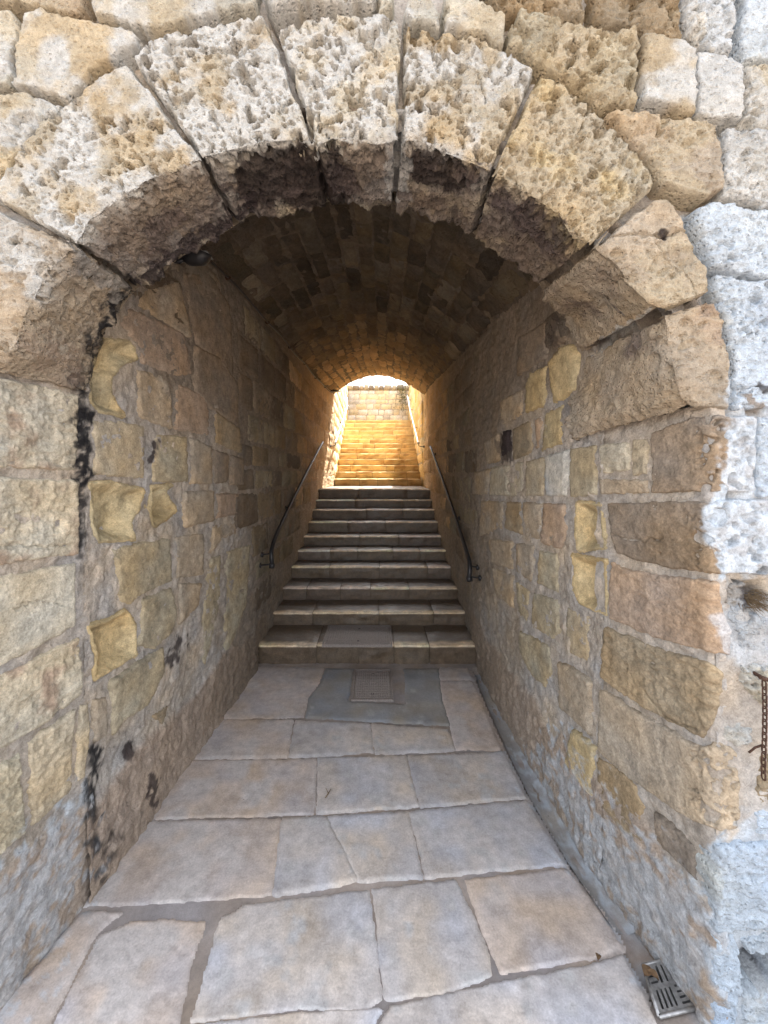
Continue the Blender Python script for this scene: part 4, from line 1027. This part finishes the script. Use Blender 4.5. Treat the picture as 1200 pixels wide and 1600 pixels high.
sl_ = lambda Y: np.interp(Y, [7.0, 8, 12.1, 14], [-.98, -.90, -1.02, -1.06]); sr_ = lambda Y: np.interp(Y, [7, 8, 12.1, 14], [.95, .92, 1.05, 1.1])
rail('left pale steel handrail bending at the top of the sunlit upper steps', [(-.83, 7.55, 2.27), (-.86, 8.6, 2.62), (-.90, 10.9, 3.44), (-.92, 11.5, 3.72), (-.98, 12.0, 4.05)], .022, -1, sl_, [.03, .4, .75], 'bare_steel', False)
rail('right pale steel handrail beside the sunlit upper steps', [(.82, 7.7, 2.27), (.86, 8.9, 2.72), (.93, 11.0, 3.5), (.96, 12.0, 4.0), (.97, 12.6, 4.2)], .022, 1, sr_, [.03, .3, .55, .8], 'bare_steel', False)

# covers -----------------------------------------------------------------------------------------------------
def cover(label, x0, x1, y0, y1, z, nx, ny):
    root = empty('manhole_cover', label, 'manhole cover', ((x0 + x1) / 2, (y0 + y1) / 2, z)); lf = mkl(root.location)
    fr = .014
    parts = []
    def bx(a, b, c, d, e, f):
        V = [(x, y, zz) for x in (a, b) for y in (c, d) for zz in (e, f)]
        return V, [(0, 1, 3, 2), (4, 6, 7, 5), (0, 4, 5, 1), (2, 3, 7, 6), (0, 2, 6, 4), (1, 5, 7, 3)]
    frame = [bx(x0, x1, y0, y0 + fr, z - .02, z + .006), bx(x0, x1, y1 - fr, y1, z - .02, z + .006), bx(x0, x0 + fr, y0 + fr + .0005, y1 - fr - .0005, z - .02, z + .006), bx(x1 - fr, x1, y0 + fr + .0005, y1 - fr - .0005, z - .02, z + .006)]
    lf(mkt('frame', *join(*frame), 'cast_iron', root, False))
    pl = [bx(x0 + fr + .004, x1 - fr - .004, y0 + fr + .004, y1 - fr - .004, z - .02, z + .002)]
    for i in range(nx):
        for j in range(ny):
            cx = x0 + fr + .012 + (x1 - x0 - 2 * fr - .024) * (i + .5) / nx; cy = y0 + fr + .012 + (y1 - y0 - 2 * fr - .024) * (j + .5) / ny
            if (i == nx // 2) and j in (1, ny - 2): continue
            wx = (x1 - x0) / nx * .30; wy = (y1 - y0) / ny * .30
            pl.append(bx(cx - wx, cx + wx, cy - wy, cy + wy, z + .0021, z + .006))
    lf(mkt('lid', *join(*pl), 'cast_iron', root, False))
    keyh = []
    for cy in (y0 + (y1 - y0) * .18, y0 + (y1 - y0) * .82):
        keyh.append(bx((x0 + x1) / 2 - .014, (x0 + x1) / 2 + .014, cy - .006, cy + .006, z + .0025, z + .0045))
    lf(mkt('key_slot', *join(*keyh), 'drain_dark', root, False))
cover('square cast iron manhole cover in the grey cement patch at the foot of the steps', -.195, .118, 2.815, 3.26, .006, 15, 17)
cover('wide cast iron cover lying on the first step of the lower flight', -.49, .13, 3.375, 3.80, .163, 26, 13)
# drain grate ------------------------------------------------------------------------------------------------
gc = p2w(np.array([1050.]), np.array([1541.]), H * F / (1541 - CY))[0]
grate = empty('drain_grate', 'square slotted metal drain grate in the pavement corner at the lower right', 'drain grate', (gc[0], gc[1], 0)); gf = mkl(grate.location)
corners = [surf_floor(np.array([a]), np.array([b]))[0] for a, b in ((1007, 1512), (1054, 1500), (1095, 1572), (1031, 1588))]
def gq(u, v, z):   # bilinear within the grate
    p = (corners[0] * (1 - u) + corners[1] * u) * (1 - v) + (corners[3] * (1 - u) + corners[2] * u) * v
    return np.array([p[0], p[1], z])
slots = []
for k in range(4): slots.append((.10 + k * .10, .10, .15 + k * .10, .42)) if False else None
slots = [s for s in slots if s]
for k in range(4): slots.append((.30 + k * .16, .07, .36 + k * .16, .44))       # upper right, long
for k in range(4): slots.append((.08 + k * .115, .55, .13 + k * .115, .93))      # lower left, long
for k in range(4): slots.append((.60, .53 + k * .115, .93, .585 + k * .115))     # lower right, crosswise
for k in range(3): slots.append((.04, .12 + k * .12, .24, .17 + k * .12))       # upper left, crosswise
us = np.linspace(0, 1, 61); vs_ = np.linspace(0, 1, 61)
inside = np.zeros((60, 60), bool)
for i in range(60):
    for j in range(60):
        uc, vc = (us[i] + us[i + 1]) / 2, (vs_[j] + vs_[j + 1]) / 2
        inside[i, j] = any(a < uc < c and b < vc < d for a, b, c, d in slots)
V = [tuple(gq(u, v, .008)) for u in us for v in vs_]; n0 = len(V); V += [tuple(gq(u, v, -.012)) for u in us for v in vs_]
idx = lambda i, j, b=0: b * n0 + i * 61 + j
Fq = []
for i in range(60):
    for j in range(60):
        if not inside[i, j]: Fq.append((idx(i, j), idx(i + 1, j), idx(i + 1, j + 1), idx(i, j + 1)))
        for di, dj, e in ((-1, 0, ((i, j), (i, j + 1))), (1, 0, ((i + 1, j + 1), (i + 1, j))), (0, -1, ((i + 1, j), (i, j))), (0, 1, ((i, j + 1), (i + 1, j + 1)))):
            a, b = i + di, j + dj
            outb = not (0 <= a < 60 and 0 <= b < 60)
            if (not inside[i, j]) and (outb or inside[a, b]):
                (p, q_), (s, t) = e; Fq.append((idx(p, q_), idx(s, t), idx(s, t, 1), idx(p, q_, 1)))
gf(mkt('grille', V, Fq, 'galvanised_steel', grate, False))
V = [gq(-.02, -.02, -.009), gq(1.02, -.02, -.009), gq(1.02, 1.02, -.009), gq(-.02, 1.02, -.009)]
gf(mkt('drain_pit', V, [(0, 1, 2, 3)], 'drain_dark', grate, False))
V, Fq = join(*[tube([gq(a, b, .004), gq(c, d, .004)], .006, 6) for a, b, c, d in ((-.03, -.03, 1.03, -.03), (1.03, -.03, 1.03, 1.03), (1.03, 1.03, -.03, 1.03), (-.03, 1.03, -.03, -.03))])
gf(mkt('frame', V, Fq, 'galvanised_steel', grate))
# chain -------------------------------------------------------------------------------------------------------
cp = p2w(np.array([1194.]), np.array([1070.]), YF - .035)[0]
chain = empty('hanging_chain', 'rusty iron chain hanging down the front wall at the right edge', 'chain', tuple(cp)); chf = mkl(cp)
def link(c, rot, hl=.0125, hw=.0065, rad=.0022):
    pts = []
    for k in range(17):
        a = 2 * math.pi * k / 16; x = math.cos(a) * hw; z = math.sin(a) * hw + (hl - hw) * (1 if math.sin(a) > 0 else -1)
        pts.append(c + np.array([x * math.cos(rot), x * math.sin(rot), z]))
    return tube(pts, rad, 6, False)
lk0 = None
for k in range(15):
    c = cp + np.array([math.sin(k * .35) * .002, 0, -k * .0188])
    if k % 2 == 0 or True:
        V, Fq = link(c, 0.15 if k % 2 else 1.45); chf(mkt('link', V, Fq, 'rusty_iron', chain))
V, Fq = join(tube([cp + np.array([0, .05, .02]), cp + np.array([0, -.002, .018])], .005, 8), tube([cp + np.array([-.012, 0, .022]), cp + np.array([.012, 0, .014])], .006, 8))
chf(mkt('staple', V, Fq, 'rusty_iron', chain))
hook = p2w(np.array([1170., 1180, 1192]), np.array([1176., 1168, 1164]), YF - .03)
chf(mkt('side_hook', *tube(hook, .003, 6), 'rusty_iron', chain))
# lamps -------------------------------------------------------------------------------------------------------
lp = p2w(np.array([306.]), np.array([399.]), 2.05)[0]
lamp = empty('wall_lamp', 'dark hooded lamp fixed high on the left wall just inside the arch', 'lamp', tuple(lp)); lf = mkl(lp)
nu_, nv_ = 20, 9
V = []
for i in range(nu_):
    for j in range(nv_):
        t = j / (nv_ - 1); a = math.pi * i / (nu_ - 1)
        rr = math.sin(math.pi * .5 * (1 - abs(t * 2 - 1) ** 2.2) + 1e-6)
        V.append(lp + np.array([(t - .5) * .17, -.05 * rr * math.cos(a), -.052 * rr * math.sin(a)]))
lf(mkt('lamp_shade', V, grid_faces(nu_, nv_), 'black_painted_steel', lamp))
V = [lp + np.array([(t - .5) * .155, s * .042, .001]) for t in (0, 1) for s in (-1, 1)]
lf(mkt('glass', V, [(0, 1, 3, 2)], 'lamp_glass', lamp))
lf(mkt('arm', *tube([lp + np.array([-.05, 0, -.01]), lp + np.array([-.09, 0, -.035]), lp + np.array([-.13, 0, -.03])], .011, 8), 'black_painted_steel', lamp))
lq = p2w(np.array([516.]), np.array([611.]), 7.6)[0]
lamp2 = empty('wall_lamp', 'small lamp on a bent arm at the far left end of the passage', 'lamp', tuple(lq)); lf2 = mkl(lq)
lf2(mkt('arm', *tube(smoothpath([lq + np.array([-.02, 0, -.26]), lq + np.array([-.015, 0, -.05]), lq + np.array([.04, 0, .02]), lq + np.array([.16, 0, .0])], 5), .013, 8), 'black_painted_steel', lamp2))
V, Fq = tube([lq + np.array([.03, 0, .0]), lq + np.array([.10, 0, .012]), lq + np.array([.20, 0, -.012])], [.012, .045, .012], 12); V = np.array(V)
V[:, 2] = lq[2] + (V[:, 2] - lq[2]) * .55
lf2(mkt('lamp_shade', V, Fq, 'black_painted_steel', lamp2))
# cable along the springing
cpts = []
for Y in np.linspace(2.15, 7.7, 40):
    cpts.append((float(Xl(Y)) + .022, Y, float(spring_l(Y)) - .03 + .012 * math.sin(Y * 5)))
cab = empty('conduit', 'thin dark cable pinned along the top of the left wall under the vault', 'cable', cpts[0]); cf = mkl(cpts[0])
cf(mkt('cable', *tube(cpts, .008, 6), 'black_painted_steel', cab))
for k in range(4, 38, 6):
    x, y, z = cpts[k]; cf(mkt('clip', *tube([(x - .02, y - .015, z), (x + .004, y, z), (x - .02, y + .015, z)], .012, 6), 'rusty_iron', cab))

# ================================================================== SMALL GROWTH AND LITTER
r = random.Random(17)
def leafquad(c, s, rr):
    a = np.array([rr.gauss(0, 1) for _ in range(3)]); a /= np.linalg.norm(a); b = np.cross(a, [rr.gauss(0, 1) for _ in range(3)]); b /= np.linalg.norm(b)
    n = np.cross(a, b) * s * .25
    return [c - a * s, c + b * s * .45 + n, c + a * s, c - b * s * .45 + n], [(0, 1, 2), (0, 2, 3)]
cl = (1.02, 12.95, 3.5)
cre = empty('creeper', 'thin straggling creeper hanging at the right end of the pale wall at the top', 'plant', cl); crf = mkl(cl)
stems = []; leaves = []
for k in range(9):
    p = np.array([r.uniform(.75, 1.0), r.uniform(13.2, 13.5), r.uniform(4.6, 4.95)]); pts = [p]
    for q_ in range(9):
        p = p + np.array([r.uniform(-.05, .05), r.uniform(-.02, .02), -r.uniform(.06, .13)]); pts.append(p)
        for _ in range(3): leaves.append(leafquad(p + np.array([r.gauss(0, .05), r.gauss(0, .03), r.gauss(0, .04)]), r.uniform(.018, .035), r))
    stems.append(tube(pts, .004, 4))
crf(mkt('stem', *join(*stems), 'dry_stem', cre)); fo = crf(mkt('foliage', *join(*leaves), 'dull_leaf', cre, False))
# tuft in the hole of the front wall
tp = p2w(np.array([1181.]), np.array([938.]), YF - .0)[0]
parts = []
for k in range(90):
    b = tp + np.array([r.gauss(0, .018), .02, r.gauss(0, .012)]); e = b + np.array([r.gauss(0, .02), -r.uniform(.03, .06), r.gauss(-.008, .015)])
    parts.append(tube([b, (b + e) / 2 + np.array([0, 0, .004]), e], [.0012, .001, .0004], 3, False))
tuft = mkt('moss_tuft', *join(*parts), 'dry_stem', None); thing(tuft, 'dark dry tuft growing from a hole in the whitewashed front wall at right', 'plant')
def twig(label, px, py, ln, ang):
    c = surf_floor(np.array([px]), np.array([py]))[0] + np.array([0, 0, .012])
    d = np.array([math.cos(ang), math.sin(ang), 0])
    V, Fq = join(tube([c - d * ln, c - d * ln * .3 + np.array([.004, .003, .003]), c + d * ln], [.003, .0026, .0012], 5), tube([c, c + np.array([-.018, .03, .004])], [.002, .001], 5))
    thing(mkt('twig', V, Fq, 'dry_stem'), label, 'twig')
twig('small dark forked twig lying on the middle paving stone of the third row', 513, 1243, .03, 1.2)
def leaf(label, px, py, s, ang, z=.012):
    c = surf_floor(np.array([px]), np.array([py]))[0]; V = []; Fq = []
    for i in range(7):
        t = i / 6; wd = math.sin(math.pi * t) ** .8 * s * .34 + .0005
        ax = (t - .5) * 2 * s * .5
        for k, sgn in enumerate((-1, 0, 1)):
            x, y = ax, sgn * wd
            V.append(c + np.array([x * math.cos(ang) - y * math.sin(ang), x * math.sin(ang) + y * math.cos(ang), z + abs(sgn) * .006 + .006 * math.sin(t * 4)]))
    for i in range(6):
        for k in range(2): Fq.append((i * 3 + k, (i + 1) * 3 + k, (i + 1) * 3 + k + 1, i * 3 + k + 1))
    thing(mkt('dry_leaf', V, Fq, 'dry_leaf'), label, 'leaf')
leaf('curled brown leaf caught on the upper left corner of the drain grate', 1012, 1527, .045, .6, .016)
leaf('brown leaf overlapping the first one on the drain grate slots', 1020, 1534, .035, 2.2, .02)
leaf('small dry leaf on the pavement left of the drain grate', 935, 1502, .025, 1.0)
print('done', sum(len(m.polygons) for m in bpy.data.meshes))
